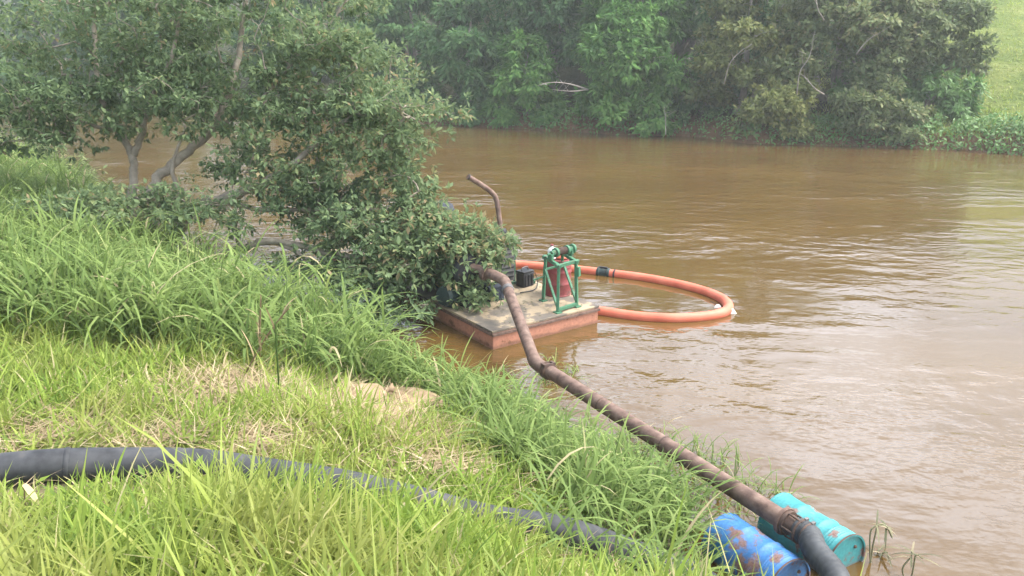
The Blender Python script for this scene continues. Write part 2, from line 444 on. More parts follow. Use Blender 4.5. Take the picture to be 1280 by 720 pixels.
# ------------------------------------------------------------------ blades (vectorised)
def blades(base, L, wid, az, th0, kap, rnd, seg=4, twist=None):
    """ribbons that start at base, lean th0 from the vertical towards az and bend by kap over their length"""
    N = len(base)
    dirx, diry = np.cos(az), np.sin(az)
    sx, sy = -diry, dirx
    if twist is not None:
        sx, sy = np.cos(az + np.pi / 2 + twist), np.sin(az + np.pi / 2 + twist)
    p = base.astype(float).copy()
    rows = []
    for k in range(seg):
        t = k / seg
        w = wid * (0.55 + 0.45 * min(1, t * 3)) * (1 - max(0, t - .25) ** 1.4) * .5
        off = np.stack([sx * w, sy * w, 0 * w], -1)
        rows.append(p - off); rows.append(p + off)
        th = th0 + kap * (t + .5 / seg)
        st = (L / seg)[:, None] * np.stack([np.sin(th) * dirx, np.sin(th) * diry, np.cos(th)], -1)
        p = p + st
    rows.append(p)
    nv = 2 * seg + 1
    V = np.stack(rows, 1).reshape(-1, 3)
    b0 = np.arange(N)[:, None] * nv
    Q = np.concatenate([b0 + np.array([[2 * k, 2 * k + 1, 2 * k + 3, 2 * k + 2]]) for k in range(seg - 1)])
    T = b0 + np.array([[2 * seg - 2, 2 * seg - 1, 2 * seg]])
    return V, Q, T, np.repeat(rnd, nv)
def leaflets(c, d, nrm, L, Wd, rnd, droop=.0):
    """folded diamonds: base c, direction d, face normal nrm"""
    d = d / np.linalg.norm(d, axis=1, keepdims=True)
    sd = np.cross(nrm, d); sd /= np.linalg.norm(sd, axis=1, keepdims=True) + 1e-9
    up = np.cross(d, sd)
    b = c; tip = c + d * L[:, None] - np.array([0, 0, 1]) * (droop * L)[:, None] if np.ndim(droop) else c + d * L[:, None]
    mid = c + d * (L * .45)[:, None]
    l_ = mid + sd * (Wd * .5)[:, None] + up * (Wd * .14)[:, None]
    r_ = mid - sd * (Wd * .5)[:, None] + up * (Wd * .14)[:, None]
    N = len(c)
    V = np.stack([b, l_, tip, r_], 1).reshape(-1, 3)
    i = np.arange(N)[:, None] * 4
    T = np.concatenate([i + np.array([[0, 2, 1]]), i + np.array([[0, 3, 2]])])
    return V, [], T, np.repeat(rnd, 4)
def runit(n):
    v = rng.normal(size=(n, 3)); return v / np.linalg.norm(v, axis=1, keepdims=True)

class Stuff:
    def __init__(s): s.V = []; s.Q = []; s.T = []; s.r = []; s.n = 0
    def add(s, V, Q, T, r):
        s.V.append(V); s.r.append(r)
        if len(Q): s.Q.append(Q + s.n)
        if len(T): s.T.append(T + s.n)
        s.n += len(V)
    def build(s, name, mat, parent=None, off=None):
        V = np.concatenate(s.V)
        if off is not None: V = V - np.array(off)
        po = []
        if s.Q: po.append(np.concatenate(s.Q))
        if s.T: po.append(np.concatenate(s.T))
        return mesh_np(name, V, po, mat, parent, np.concatenate(s.r))

def proj(X, Y, Z):
    cp, sp = math.cos(PITCH), math.sin(PITCH)
    dz = Z - CAM_H
    t = Y * cp - dz * sp
    v = Y * sp + dz * cp
    t = np.maximum(t, .05)
    return 640 + FPX * X / t, 360 - FPX * v / t, t

# the black pipe that lies in the grass, traced on the ground
HOSE_PX = [(-140, 622), (-40, 612), (60, 602), (150, 598), (250, 598), (340, 604), (430, 618), (520, 640), (610, 662), (700, 690), (790, 718), (880, 752), (960, 800)]
hose_pts = []
for x, y in HOSE_PX:
    g = G(x, y); g.z = float(near_h(g.x, g.y)) + (.12 if x < 300 else .20 if x > 640 else .085); hose_pts.append(g)
hose_pts = bez(hose_pts, 8)
HP = np.array([(p.x, p.y) for p in hose_pts])
def hose_dist(X, Y):
    d = np.full(X.shape, 1e9)
    for q in HP: d = np.minimum(d, np.hypot(X - q[0], Y - q[1]))
    return d

def scatter(n, x0, x1, y0, y1):
    return rng.uniform(x0, x1, n), rng.uniform(y0, y1, n)

# zone of dry straw and sand beside the tall grass
STRAW = [G(450, 515), G(300, 490), G(60, 555), G(200, 560), G(320, 560), G(500, 540), G(560, 590), G(380, 460), G(620, 560)]
def straw_w(X, Y):
    w = np.zeros(X.shape)
    for q, r in zip(STRAW, (.85, .85, .45, .4, .35, .55, .35, .95, .35)):
        w = np.maximum(w, np.exp(-((X - q.x) ** 2 + (Y - q.y) ** 2) / (r * r)))
    return w

sackpos = G(480, 512)
# --- lawn: bright broad-bladed grass of the foreground
def lawn_zone(n, x0, x1, y0, y1, lmin, lmax, wmin, wmax, st, smin=1.2, smax=99, thin=.93):
    X, Y = scatter(n, x0, x1, y0, y1)
    s = sdist(NEAR, X, Y, True)
    px, py, t = proj(X, Y, near_h(X, Y))
    k = (s > smin) & (s < smax) & (px > -260) & (px < 1400) & (py > 150) & (py < 1100)
    k &= rng.random(n) > thin * straw_w(X, Y)
    hd = hose_dist(X, Y)
    k &= hd > np.where(px < 240, .32, np.where(px > 700, .34, .15))
    k &= (t > 2.1) & (np.hypot(X - sackpos.x, Y - sackpos.y) > .30 + .3 * rng.random(n))
    X, Y, hd, s = X[k], Y[k], hd[k], s[k]
    Z = near_h(X, Y)
    N = len(X)
    pt = .5 + .5 * wob(X, Y, 1.7, .9)                       # taller and shorter patches
    L = (lmin + (lmax - lmin) * rng.beta(1.6, 2.0, N)) * (.5 + .8 * pt) * np.where(rng.random(N) > .94, 1.45, 1)
    # grass is trodden on the river side of the pipe
    pxk = px[k]
    L *= np.where(hd < .45, .75, 1) * np.where((pxk < 330) & (hd < 1.1), np.clip(.30 + .45 * hd + np.maximum(pxk - 190, 0) / 300, .3, 1), 1) * np.where((pxk > 660) & (hd < 1.3), .45, 1) * np.where((pxk > 300) & (pxk < 660) & (hd < .9), .68, 1)
    az = rng.uniform(0, 2 * np.pi, N)
    rn = np.clip(rng.beta(2.2, 2.2, N) * .92 + .12 * wob(X, Y, .8, 3.0) + (rng.random(N) > .90) * rng.uniform(.3, .6, N), 0, 1)
    st.add(*blades(np.stack([X, Y, Z - .02], -1), L, rng.uniform(wmin * .6, wmax * 1.1, N), az, rng.uniform(.05, .7, N), rng.uniform(.1, 1.7, N), rn, 4, rng.uniform(-.9, .9, N)))
    # broad weed leaves low in the grass
    q = rng.random(N) < .05
    d = runit(q.sum()); d[:, 2] = abs(d[:, 2]) * .4
    st.add(*leaflets(np.stack([X[q], Y[q], Z[q] + rng.uniform(.02, .22, q.sum())], -1), d, runit(q.sum()) * .4 + np.array([0, 0, 1.0]), rng.uniform(.05, .12, q.sum()), rng.uniform(.025, .05, q.sum()), rng.uniform(0, .35, q.sum())))
st = Stuff()
lawn_zone(50000, -7.5, 4.0, 1.2, 6.0, .36, .86, .012, .029, st)
lawn_zone(48000, -11, 2.5, 5.6, 11, .26, .64, .012, .026, st)
lawn_zone(42000, -22, 0, 9, 22, .25, .6, .016, .032, st, 1.6)
lawn_zone(22000, -48, -8, 20, 55, .4, .9, .035, .07, st, .5)
tag(st.build('lawn_grass', M['lawn']), 'bright yellow-green grass covering the near bank', 'grass', kind='stuff')

# --- straw: flattened dry stems
st = Stuff()
X, Y = scatter(130000, -9, 2, 4, 14)
s = sdist(NEAR, X, Y, True)
w = straw_w(X, Y)
k = (rng.random(len(X)) < np.maximum(w * .9, .05)) & (s > .6) & (hose_dist(X, Y) > .14)
X, Y = X[k], Y[k]; N = len(X)
st.add(*blades(np.stack([X, Y, near_h(X, Y) + rng.uniform(.01, .12, N)], -1), rng.uniform(.15, .5, N), rng.uniform(.006, .014, N), rng.uniform(0, 6.283, N), rng.uniform(1.1, 1.6, N), rng.uniform(-.2, .5, N), rng.random(N), 3))
tag(st.build('dry_straw', M['straw']), 'flattened dry straw between the lawn and the tall grass', 'straw', kind='stuff')

# --- tall cane grass along the water: stems with arching leaves
def cane(n, zone, hmin, hmax, lmin, lmax, wmin, wmax, st, nl=6, lean=.25, x0=-30, x1=5, y0=3, y1=40):
    X, Y = scatter(n, x0, x1, y0, y1)
    s = sdist(NEAR, X, Y, True)
    px, py, t = proj(X, Y, near_h(X, Y))
    k = zone(X, Y, s, px, py)
    k &= (hose_dist(X, Y) > .38)
    X, Y, s = X[k], Y[k], s[k]
    Z = np.maximum(near_h(X, Y), -.15)
    N = len(X)
    H = rng.uniform(hmin, hmax, N)
    H = H * (.55 + .75 * (.5 + .5 * wob(X, Y, 1.1, 5.0))) * np.clip(1.25 - np.maximum(s, 0) / 5.5, .3, 1.2)
    az = rng.uniform(0, 6.283, N); th = rng.uniform(0, lean, N); kp = rng.uniform(0, lean * 1.5, N)
    rs = rng.beta(2, 2, N) * .85
    st.add(*blades(np.stack([X, Y, Z - .03], -1), H, np.full(N, .012), az, th, kp, rs * .8 + .1, 4))
    for j in range(nl):
        f = (j + .6) / nl
        hh = H * f
        a = th + kp * f * .5
        bx = X + np.cos(az) * np.sin(a) * hh; by = Y + np.sin(az) * np.sin(a) * hh; bz = Z + np.cos(a) * hh
        la = rng.uniform(0, 6.283, N)
        LL = rng.uniform(lmin, lmax, N) * (1.1 - .35 * abs(f - .5))
        rn = np.clip(rs + rng.normal(0, .1, N) + (rng.random(N) > .97) * .4 + (.12 if f > .6 else 0), 0, 1)
        st.add(*blades(np.stack([bx, by, bz], -1), LL, rng.uniform(wmin, wmax, N), la, rng.uniform(.15, .7, N), rng.uniform(.8, 2.3, N), rn, 5, rng.uniform(-.5, .5, N)))
    return N
st = Stuff()
def z1(X, Y, s, px, py):     # along the shore from the drums to the barge
    d = 1.7 + .5 * wob(X, Y, 1.3, .2)
    clear = (np.hypot(X - sackpos.x, Y - sackpos.y) > .85) & (np.hypot(X - sackpos.x - .25, Y - sackpos.y + .7) > .8)
    return (s > -.25) & (s < d) & (px > 440) & (px < 900) & (py > 440) & clear & ~((py > 640) & (px > 868)) & (rng.random(len(X)) > .6 * straw_w(X, Y))
n1 = cane(4300, z1, .12, .6, .42, .85, .018, .036, st, 6, .5, -4, 3.2, 5, 14)
def z2(X, Y, s, px, py):     # the taller stand below the tree
    d = 4.2 + 1.2 * wob(X, Y, .9, 1.2)
    return (s > -.05) & (s < d) & (px > -150) & (px < 470) & (py > 150) & (rng.random(len(X)) > .6 * straw_w(X, Y))
n2 = cane(11000, z2, .35, 1.15, .6, 1.3, .026, .052, st, 6, .3, -20, -1.5, 9, 30)
SPR = [P(x, y) for x, y in ((905, 612), (948, 622), (860, 580), (872, 600), (800, 556), (930, 640), (690, 470), (965, 628))]
def z3(X, Y, s, px, py):
    near = np.zeros(len(X), bool)
    for q, r_ in zip(SPR, (.42, .34, .5, .5, .45, .22, .3, .24)): near |= np.hypot(X - q.x, Y - q.y) < r_
    return near
def z3_old(X, Y, s, px, py):     # thin sprawl over the water's edge beside the drums
    return (s > -.75) & (s < .5) & (px > 640) & (px < 975) & (py > 540) & (py < 690) & (Y > 7.8)
n3 = cane(3800, z3, .10, .40, .25, .5, .010, .020, st, 4, 1.1, -1, 4.6, 6, 14)
def reeds(n, zone, lmin, lmax, x0, x1, y0, y1):
    X, Y = scatter(n, x0, x1, y0, y1)
    s = sdist(NEAR, X, Y, True)
    px, py, t = proj(X, Y, near_h(X, Y))
    k = zone(X, Y, s, px, py) & (hose_dist(X, Y) > .4) & (wob(X, Y, 2.1, 3.3) > -.15)
    X, Y = X[k], Y[k]; N = len(X)
    st.add(*blades(np.stack([X, Y, np.maximum(near_h(X, Y), -.1)], -1), rng.uniform(lmin, lmax, N), rng.uniform(.018, .036, N), rng.uniform(0, 6.283, N), rng.uniform(0, .22, N), rng.uniform(.1, .9, N), np.clip(rng.beta(2, 2, N) * .85 + (rng.random(N) > .93) * .3, 0, 1), 6, rng.uniform(-.6, .6, N)))
reeds(9000, z2, .8, 1.6, -16, -1.5, 9, 26)
reeds(2600, z1, .45, .95, -4, 3.2, 5, 14)
print('canes', n1, n2, n3)
tag(st.build('tall_grass', M['tall']), 'tall arching cane grass along the water edge of the near bank', 'grass', kind='stuff')

# ------------------------------------------------------------------ leaves and trees
def limbs(mb, limb_list, sprays, r_end=.008, sides=5, curve=.12):
    """thick limbs as drawn, then every spray joined by a twig to the nearest wood"""
    nodes = []; par = []; base_r = []
    for pts, r0, r1 in limb_list:
        sm = bez(pts, 6)
        n_ = len(sm)
        rr = [r0 + (r1 - r0) * (i / (n_ - 1)) for i in range(n_)]
        wig = [p + Vector(runit(1)[0]) * rr[i] * .35 for i, p in enumerate(sm)]
        mb.tube(wig, rr, 9)
        for p, r in zip(wig, rr): nodes.append(tuple(p)); par.append(-1); base_r.append(r)
    n0 = len(nodes)
    A = np.array(nodes)
    S = np.array(sprays)
    dm = np.array([np.min(np.linalg.norm(A - s_, axis=1)) for s_ in S])
    order = np.argsort(dm)
    P_ = np.zeros((n0 + len(S), 3)); P_[:n0] = A; cnt = n0
    par = list(par); load = np.zeros(n0 + len(S))
    for i in order:
        s_ = S[i]
        dv = np.linalg.norm(P_[:cnt] - s_, axis=1)
        # twigs run outward and upward: prefer wood below
        dv = dv + .25 * np.maximum(P_[:cnt, 2] - s_[2], 0)
        j = int(np.argmin(dv))
        P_[cnt] = s_; par.append(j); cnt += 1
    load[n0:] = 1
    for i in range(cnt - 1, n0 - 1, -1): load[par[i]] += load[i] if par[i] >= n0 else 0
    for i in range(n0, cnt):
        a = Vector(P_[par[i]]); b_ = Vector(P_[i])
        ra = min(r_end * math.sqrt(load[i]) * 1.2, .08)
        mid = (a + b_) / 2 + Vector(runit(1)[0]) * (b_ - a).length * curve
        mb.tube([a, mid, b_], [ra, ra * .85, ra * .65], sides, False)

def rosettes(st, centres, outward, per, nleaf, spread, Lr, wr, flat=.5, droopz=.25, rb=(2, 2), tint=None, nout=0.0):
    """sprays of leaves: per rosettes round each centre, nleaf leaves each"""
    n = len(centres)
    c = np.repeat(centres, per, 0) + rng.normal(size=(n * per, 3)) * np.array([spread, spread, spread * flat])
    tn = np.repeat(tint if tint is not None else np.zeros(n), per)
    o = np.repeat(outward, per, 0) + .5 * runit(n * per); o /= np.linalg.norm(o, axis=1, keepdims=True)
    N = n * per * nleaf
    c2 = np.repeat(c, nleaf, 0); o2 = np.repeat(o, nleaf, 0)
    d = runit(N) * .9 + o2 * .55; d[:, 2] -= droopz
    nr = runit(N) * (.45 if not nout else .3) + np.array([0, 0, 1.0 - .45 * nout]) + np.repeat(np.repeat(outward, per, 0), nleaf, 0) * nout
    L = rng.uniform(Lr[0], Lr[1], N)
    c2 = c2 + d / np.linalg.norm(d, axis=1, keepdims=True) * (L * rng.uniform(0, .5, N))[:, None]
    rn = np.clip(rng.beta(*rb, N) + np.repeat(tn, nleaf), 0, 1)
    st.add(*leaflets(c2, d, nr, L, L * rng.uniform(wr[0], wr[1], N), rn))

def ell_points(n, c, r, shell=.5):
    u = runit(n); q = rng.random(n) ** (1 / 3)
    q = shell + (1 - shell) * q if shell else q
    return np.array(c) + u * q[:, None] * np.array(r), u

# --- the big tree on the near bank that hangs over the barge
def ellW(px, py, rx, ry, t, rz):
    k = t / FPX
    return W(px, py, t), (rx * k, rz, ry * k)
near_base = G(212, 348)
tb = near_base.copy()
T = 17.0
limb_list = [
    ([tb + Vector((0, 0, -.2)), W(208, 305, 17.2), W(224, 287, 17), W(236, 264, 17), W(272, 250, 16.8), W(322, 233, 16.6), W(362, 208, 16.5), W(420, 160, 16.4)], .20, .05),
    ([W(204, 312, 17.2), W(188, 262, 17.3), W(190, 234, 17.4), W(221, 200, 17.6), W(262, 166, 17.8), W(285, 120, 18), W(300, 60, 18.2), W(310, -20, 18.4)], .15, .05),
    ([tb + Vector((-.35, .3, -.1)), W(172, 300, 17.6), W(165, 262, 17.6), W(166, 225, 17.6), W(166, 195, 17.7), W(150, 165, 17.8), W(128, 125, 18), W(118, 60, 18.2), W(122, -20, 18.3)], .13, .045),
    ([W(166, 196, 17.7), W(178, 168, 17.6), W(186, 130, 17.4), W(215, 70, 17.2), W(230, -10, 17)], .085, .03),
    ([tb + Vector((.25, -.1, -.1)), W(236, 336, 16.8), W(265, 324, 16.4), W(306, 310, 16), W(345, 302, 15.8), W(420, 318, 15.5), W(500, 322, 15.2), W(560, 312, 15.0)], .13, .03),
    ([W(345, 302, 15.8), W(375, 318, 15.6), W(420, 350, 15.3)], .05, .02),
    ([W(236, 264, 17), W(222, 236, 17), W(216, 205, 16.9), W(232, 160, 16.7)], .07, .025),
    ([W(270, 250, 16.8), W(330, 262, 16.3), W(420, 262, 15.9), W(520, 262, 15.4)], .06, .02),
    ([W(420, 160, 16.4), W(470, 130, 16.3), W(520, 150, 16.2)], .045, .015),
    ([W(150, 165, 17.8), W(90, 150, 17.4), W(30, 135, 17)], .05, .02),
    ([W(262, 166, 17.8), W(330, 120, 17.4), W(380, 60, 17)], .05, .02),
]
ELL = [  # px, py, rx, ry, depth, half thickness, sprays, tint
    (110, 45, 165, 55, 18.2, 2.0, 115, .03), (300, 45, 150, 60, 18.0, 2.0, 120, .04), (45, 128, 95, 28, 17.2, 1.4, 55, -.08),
    (180, 115, 80, 26, 17.8, 1.3, 40, -.06), (420, 85, 90, 45, 17.0, 1.5, 85, .05), (490, 140, 45, 36, 16.4, 1.0, 50, .1),
    (325, 195, 60, 14, 17.2, 1.2, 18, -.1), (425, 200, 85, 34, 16.4, 1.2, 50, .04), (385, 258, 75, 20, 16.2, 1.0, 34, -.15), (400, 145, 60, 16, 16.8, 1.0, 26, -.05), (505, 215, 22, 26, 16.0, .6, 20, .1),
    (465, 280, 65, 26, 15.8, 1.0, 38, .02), (535, 290, 60, 20, 15.2, .7, 70, .2), (592, 302, 26, 14, 15.0, .4, 24, .22), (618, 312, 12, 16, 15.2, .25, 9, .2), (495, 322, 45, 18, 15.0, .6, 34, .14), (455, 340, 35, 16, 15.0, .6, 20, 0),
    (475, 372, 28, 22, 14.6, .4, 22, -.03), (592, 362, 8, 16, 14.6, .12, 7, .12), (578, 338, 16, 10, 14.8, .25, 12, .15), (560, 350, 12, 8, 14.9, .2, 5, .1), (185, 258, 95, 10, 16.0, .8, 34, .08), (80, 258, 50, 8, 15.6, .5, 10, .1),
    (160, -60, 240, 50, 18.4, 2.4, 80, 0), (400, -40, 110, 50, 17.8, 1.8, 44, 0), (270, 125, 60, 18, 17.4, 1.0, 30, -.04), (100, 158, 70, 12, 17.0, 1.0, 20, -.05), (255, 160, 40, 12, 17.0, .8, 8, -.05), (270, 225, 50, 10, 16.4, .7, 7, .02), (300, 275, 45, 8, 15.9, .5, 6, .05), (20, 178, 50, 8, 16.5, .7, 8, 0), (140, 245, 70, 6, 15.8, .6, 12, .1), (530, 250, 28, 12, 15.6, .5, 12, .1), (340, 330, 30, 8, 15.6, .4, 7, 0), (395, 345, 35, 12, 15.4, .5, 12, -.1), (430, 385, 40, 18, 14.4, .5, 18, -.05),
]
tree = empty('riverside_tree', near_base, 'large spreading broad-leaved tree with several pale limbs leaning over the moored barge', 'tree')
cs, us, ts = [], [], []
for (px, py, rx, ry, t, rz, nn, ti) in ELL:
    c, r = ellW(px, py, rx, ry, t, rz)
    p, u = ell_points(int(nn * 1.0), c, r, .35)
    cs.append(p); us.append(u); ts.append(np.full(len(p), ti) + rng.normal(0, .08, len(p)))
cs, us, ts = np.concatenate(cs), np.concatenate(us), np.concatenate(ts)
out = (rng.random(len(cs)) < .22) & (cs[:, 0] < -1.8)
cs[out] += us[out] * rng.uniform(.3, .9, out.sum())[:, None] * np.array([1, 1, .7])
mb = MB()
limbs(mb, limb_list, cs, .006, 5)
trunk = mb.build('trunk', M['bark'], tree, smooth=True)
st = Stuff()
rosettes(st, cs, us, 9, 9, .24, (.085, .185), (.38, .54), .34, .3, (2, 2.0), ts)
tag(st.build('crown', M['leaf_near'], tree, near_base), kind='stuff')

# --- smaller plants of the near bank
def bush(name, label, base, lobes, mat, per, nleaf, Lr, wr, cat='shrub', group=None, wood='twig_dark', spread=.2, parent_r=.02):
    """lobes: (centre, radii, sprays)"""
    e = empty(name, base, label, cat, group)
    cs, us = [], []
    for c, r, k in lobes:
        p, u = ell_points(k, c, r, .4); cs.append(p); us.append(u)
    cs, us = np.concatenate(cs), np.concatenate(us)
    mb = MB()
    ll = []
    for c, r, k in lobes:
        c = Vector(c)
        ll.append(([Vector(base) + Vector((0, 0, -.1)), (Vector(base) + c) / 2 + Vector((random.uniform(-.1, .1), random.uniform(-.1, .1), .1)), c], parent_r, parent_r * .4))
    limbs(mb, ll, cs, parent_r * .2, 4)
    mb.build('stem', M[wood], e, smooth=True)
    st = Stuff()
    rosettes(st, cs, us, per, nleaf, spread, Lr, wr, .7, .3, (2, 2), rng.normal(0, .1, len(cs)))
    tag(st.build('foliage', M[mat], e, base), kind='stuff')
    return e
gb = G(400, 470)
bush('leafy_shrub', 'dark leafy shrub growing at the water edge below the hanging tree branches', gb,
     [(W(395, 410, 13.6), (.75, .5, .5), 60), (W(345, 400, 13.9), (.5, .4, .45), 30), (W(440, 425, 13.2), (.4, .4, .35), 26)], 'leaf_near', 5, 7, (.10, .18), (.35, .5))
gb = G(40, 265)
c = W(38, 205, 29)
bush('bank_bush', 'grey-green bush on the near bank at the left edge beyond the grass', (c.x, c.y, float(near_h(c.x, c.y))),
     [(c, (1.6, 1.2, .7), 60), (W(-30, 200, 29), (1.6, 1.2, .9), 50), (W(85, 225, 29), (1.0, .8, .5), 30)], 'leaf_grey', 6, 7, (.16, .3), (.3, .5), spread=.3)

# ------------------------------------------------------------------ far bank
def far_point(px, back, extra=0):
    """a point on the far bank: below pixel column px, 'back' metres behind the water line"""
    best = None
    for t in np.arange(30, 160, .4):
        d = ray(px, 100); p = Vector((d.x * t, d.y * t, 0))
        s = float(sdist(FAR, p.x, p.y, False))
        if s >= back:
            p.z = float(far_h(p.x, p.y)); return p
    return p
def far_tree(name, label, px, back, height, width, mat, style, sprays, leaf, group='trees and clumps along the far bank', seed=0, skirt=.15, nclump=14, wood='bark_far', per=10, lean=(0, 0), cat='tree', trunk_r=None, vis=None):
    """style plume: drooping domes (bamboo, creepers); style open: layered sprays with pale limbs showing"""
    base = far_point(px, back)
    e = empty(name, base, label, cat, group)
    st = Stuff(); mb = MB()
    rw = width / 2
    lobes = []
    for i in range(nclump):
        f = (i + .5) / nclump
        zz = height * (skirt + (1 - skirt) * f)
        prof = math.sqrt(max(.05, 1 - abs(2 * f - .75) ** 2.4 * .55)) * (1 - .35 * max(0, f - .6) / .4)
        an = random.uniform(0, 6.283); q = random.uniform(.45, .95) * prof * rw
        cr = random.uniform(.20, .36) * rw
        lobes.append((Vector((base.x + math.cos(an) * q + lean[0] * f, base.y + math.sin(an) * q * .8 + lean[1] * f, base.z + zz)), cr, f))
    # the face towards the river: extra lobes so that the front is full
    for i in range(nclump // 2):
        f = (i + random.random()) / (nclump // 2)
        an = -math.pi / 2 + random.uniform(-1.2, 1.2)
        q = rw * random.uniform(.7, .95)
        zz = base.z + height * (skirt + (.75 - skirt) * f)
        if skirt < .13: zz = .5 + (base.z + height * .7 - .5) * f ** 1.3
        lobes.append((Vector((base.x + math.cos(an) * q, base.y + math.sin(an) * q * .75, zz)), random.uniform(.2, .34) * rw, f))
    cs = []; us = []; ts = []
    for c, cr, f in lobes:
        k = max(4, int(sprays / len(lobes) * (cr / (.33 * rw)) ** 2))
        if style == 'plume':
            u = runit(k); u[:, 2] = np.abs(u[:, 2]) * 1.3 - .35; u /= np.linalg.norm(u, axis=1, keepdims=True)
            p = np.array(c) + u * np.array([cr, cr, cr * 1.15]) * rng.uniform(.75, 1.05, k)[:, None]
        else:
            u = runit(k); p = np.array(c) + u * np.array([cr * 1.2, cr * 1.2, cr * .62]) * (rng.random(k) ** .4)[:, None]
        p[:, 2] = np.maximum(p[:, 2], .15 + .3 * rng.random(k))
        cs.append(p); us.append(u); ts.append(rng.normal(0, .05, k) + random.gauss(0, .14))
    cs, us, ts = np.concatenate(cs), np.concatenate(us), np.concatenate(ts)
    top = Vector((base.x + lean[0], base.y + lean[1], base.z + height * .85))
    tr = trunk_r or width * .028
    lim = []
    nb = 5 if style == 'open' else 4
    for i in range(nb):
        c = random.choice(lobes)[0]
        s0 = Vector(base) + Vector((random.uniform(-.3, .3) * rw * .5, random.uniform(-.2, .2) * rw * .4, -.2))
        lim.append(([s0, s0.lerp(c, .45) + Vector((random.uniform(-.4, .4), random.uniform(-.4, .4), .5)), c], tr, tr * .3))
    lim.append(([Vector(base) + Vector((0, 0, -.2)), Vector(base).lerp(top, .5) + Vector((random.uniform(-.3, .3), 0, 0)), top], tr * 1.2, tr * .3))
    if vis: lim += vis(base)
    pick = rng.choice(len(cs), min(len(cs), 120 if style == 'open' else 40), replace=False)
    limbs(mb, lim, cs[pick], .012 if style == 'open' else .008, 4, .2)
    mb.build('trunk', M[wood], e, smooth=True)
    if style == 'plume':
        rosettes(st, cs, us, per, 5, .13 * max(1, rw / 4), (leaf[0] * 1.5, leaf[1] * 1.7), (.28, .42), .9, .9, (2, 2), ts, .9)
    else:
        rosettes(st, cs, us, per, 5, .17 * max(1, rw / 4), (leaf[0] * 1.3, leaf[1] * 1.4), (.42, .6), .5, .25, (2, 2), ts, .6)
    tag(st.build('crown', M[mat], e, base), kind='stuff')
    return e

far_tree('bamboo_clump', 'broad drooping bright-green bamboo clump that dips into the water at mid-bank', 785, 1.2, 6.2, 6.8, 'leaf_bamboo', 'plume', 900, (.16, .34), skirt=.02, nclump=18, per=8)
far_tree('bamboo_clump', 'tall bamboo rising behind the drooping clump at mid-bank', 800, 5.5, 10.5, 7.5, 'leaf_bamboo', 'plume', 800, (.18, .36), skirt=.25, nclump=18, per=8)
far_tree('bamboo_clump', 'rounded green bamboo clump at the water left of the broad drooping one', 660, 1.3, 4.6, 5.0, 'leaf_bamboo', 'plume', 640, (.16, .34), skirt=.02, nclump=15, per=8)
far_tree('bamboo_clump', 'tall blue-green bamboo above the rounded clump, with a bare dead branch', 690, 5.5, 10, 8, 'leaf_blue', 'plume', 800, (.18, .36), skirt=.2, nclump=18, per=8)
far_tree('bamboo_clump', 'blue-green bamboo clump at the river bend just right of the near tree', 590, 2.0, 7.5, 6.5, 'leaf_blue', 'plume', 680, (.18, .36), skirt=.04, nclump=16, per=8)
far_tree('bamboo_clump', 'dark bamboo clump at the river bend seen past the near tree foliage', 515, 2.5, 8.5, 9, 'leaf_blue', 'plume', 640, (.2, .4), skirt=.05, nclump=16, per=8)
far_tree('hill_tree', 'hazy pale-green tree high on the slope above the river bend', 560, 13, 11, 11, 'leaf_grey', 'plume', 620, (.22, .45), skirt=.2, nclump=16, per=8)
far_tree('hill_tree', 'hazy tree high on the slope behind the tall bamboo', 700, 14, 11, 11, 'leaf_blue', 'plume', 620, (.22, .45), skirt=.2, nclump=16, per=8)
far_tree('hill_tree', 'hazy dark tree high on the slope between bamboo and yellowish tree', 850, 12, 12, 11, 'leaf_blue', 'plume', 620, (.22, .45), skirt=.2, nclump=16, per=8)
far_tree('hill_tree', 'faint tree on the far slope behind the top of the near tree', 400, 9, 13, 15, 'leaf_blue', 'plume', 620, (.26, .5), skirt=.03, nclump=16, per=8)
far_tree('hill_tree', 'faint tree on the far slope behind the middle of the near tree crown', 230, 6, 15, 20, 'leaf_blue', 'plume', 620, (.3, .6), skirt=.03, nclump=16, per=8)
far_tree('hill_tree', 'faint tree on the far slope at the upper left corner behind the near tree', 60, 6, 16, 24, 'leaf_blue', 'plume', 560, (.34, .7), skirt=.03, nclump=16, per=8)
far_tree('yellowish_tree', 'yellowish-leaved tree with pale bare limbs leaning over the water right of the bamboo', 930, 2.6, 8.2, 7.5, 'leaf_yellow', 'open', 620, (.16, .3), skirt=.12, nclump=18, per=9)
far_tree('grey_green_tree', 'wide grey-green tree with exposed pale branches at the centre of the right bank', 1050, 4.5, 8.0, 9.0, 'leaf_grey', 'open', 760, (.16, .3), skirt=.2, nclump=20, per=9)
far_tree('grey_green_tree', 'tall grey-green tree at the edge of the open pasture', 1135, 6.0, 6.8, 7.4, 'leaf_grey', 'open', 620, (.16, .3), skirt=.25, nclump=18, per=9, lean=(.2, 0))
far_tree('low_shrub', 'low brownish-green shrub overhanging the water below the pasture trees', 1105, 1.0, 2.6, 4.4, 'leaf_grey', 'open', 330, (.12, .24), skirt=.12, nclump=10, per=9, cat='shrub', group='shrubs along the far bank')
far_tree('low_shrub', 'low green shrub dipping into the water below the yellowish tree', 985, .9, 2.6, 4.6, 'leaf_yellow', 'open', 330, (.12, .24), skirt=.06, nclump=10, per=9, cat='shrub', group='shrubs along the far bank')
far_tree('low_shrub', 'dark shrub on the earth bank between the drooping bamboo and the yellowish tree', 880, 2.4, 3.0, 3.6, 'leaf_blue', 'plume', 260, (.14, .28), skirt=.1, nclump=10, per=8, cat='shrub', group='shrubs along the far bank')
far_tree('hill_tree', 'dark backing tree filling the slope behind the yellowish tree', 980, 9, 11, 12, 'leaf_blue', 'plume', 620, (.22, .42), skirt=.1, nclump=16, per=8)
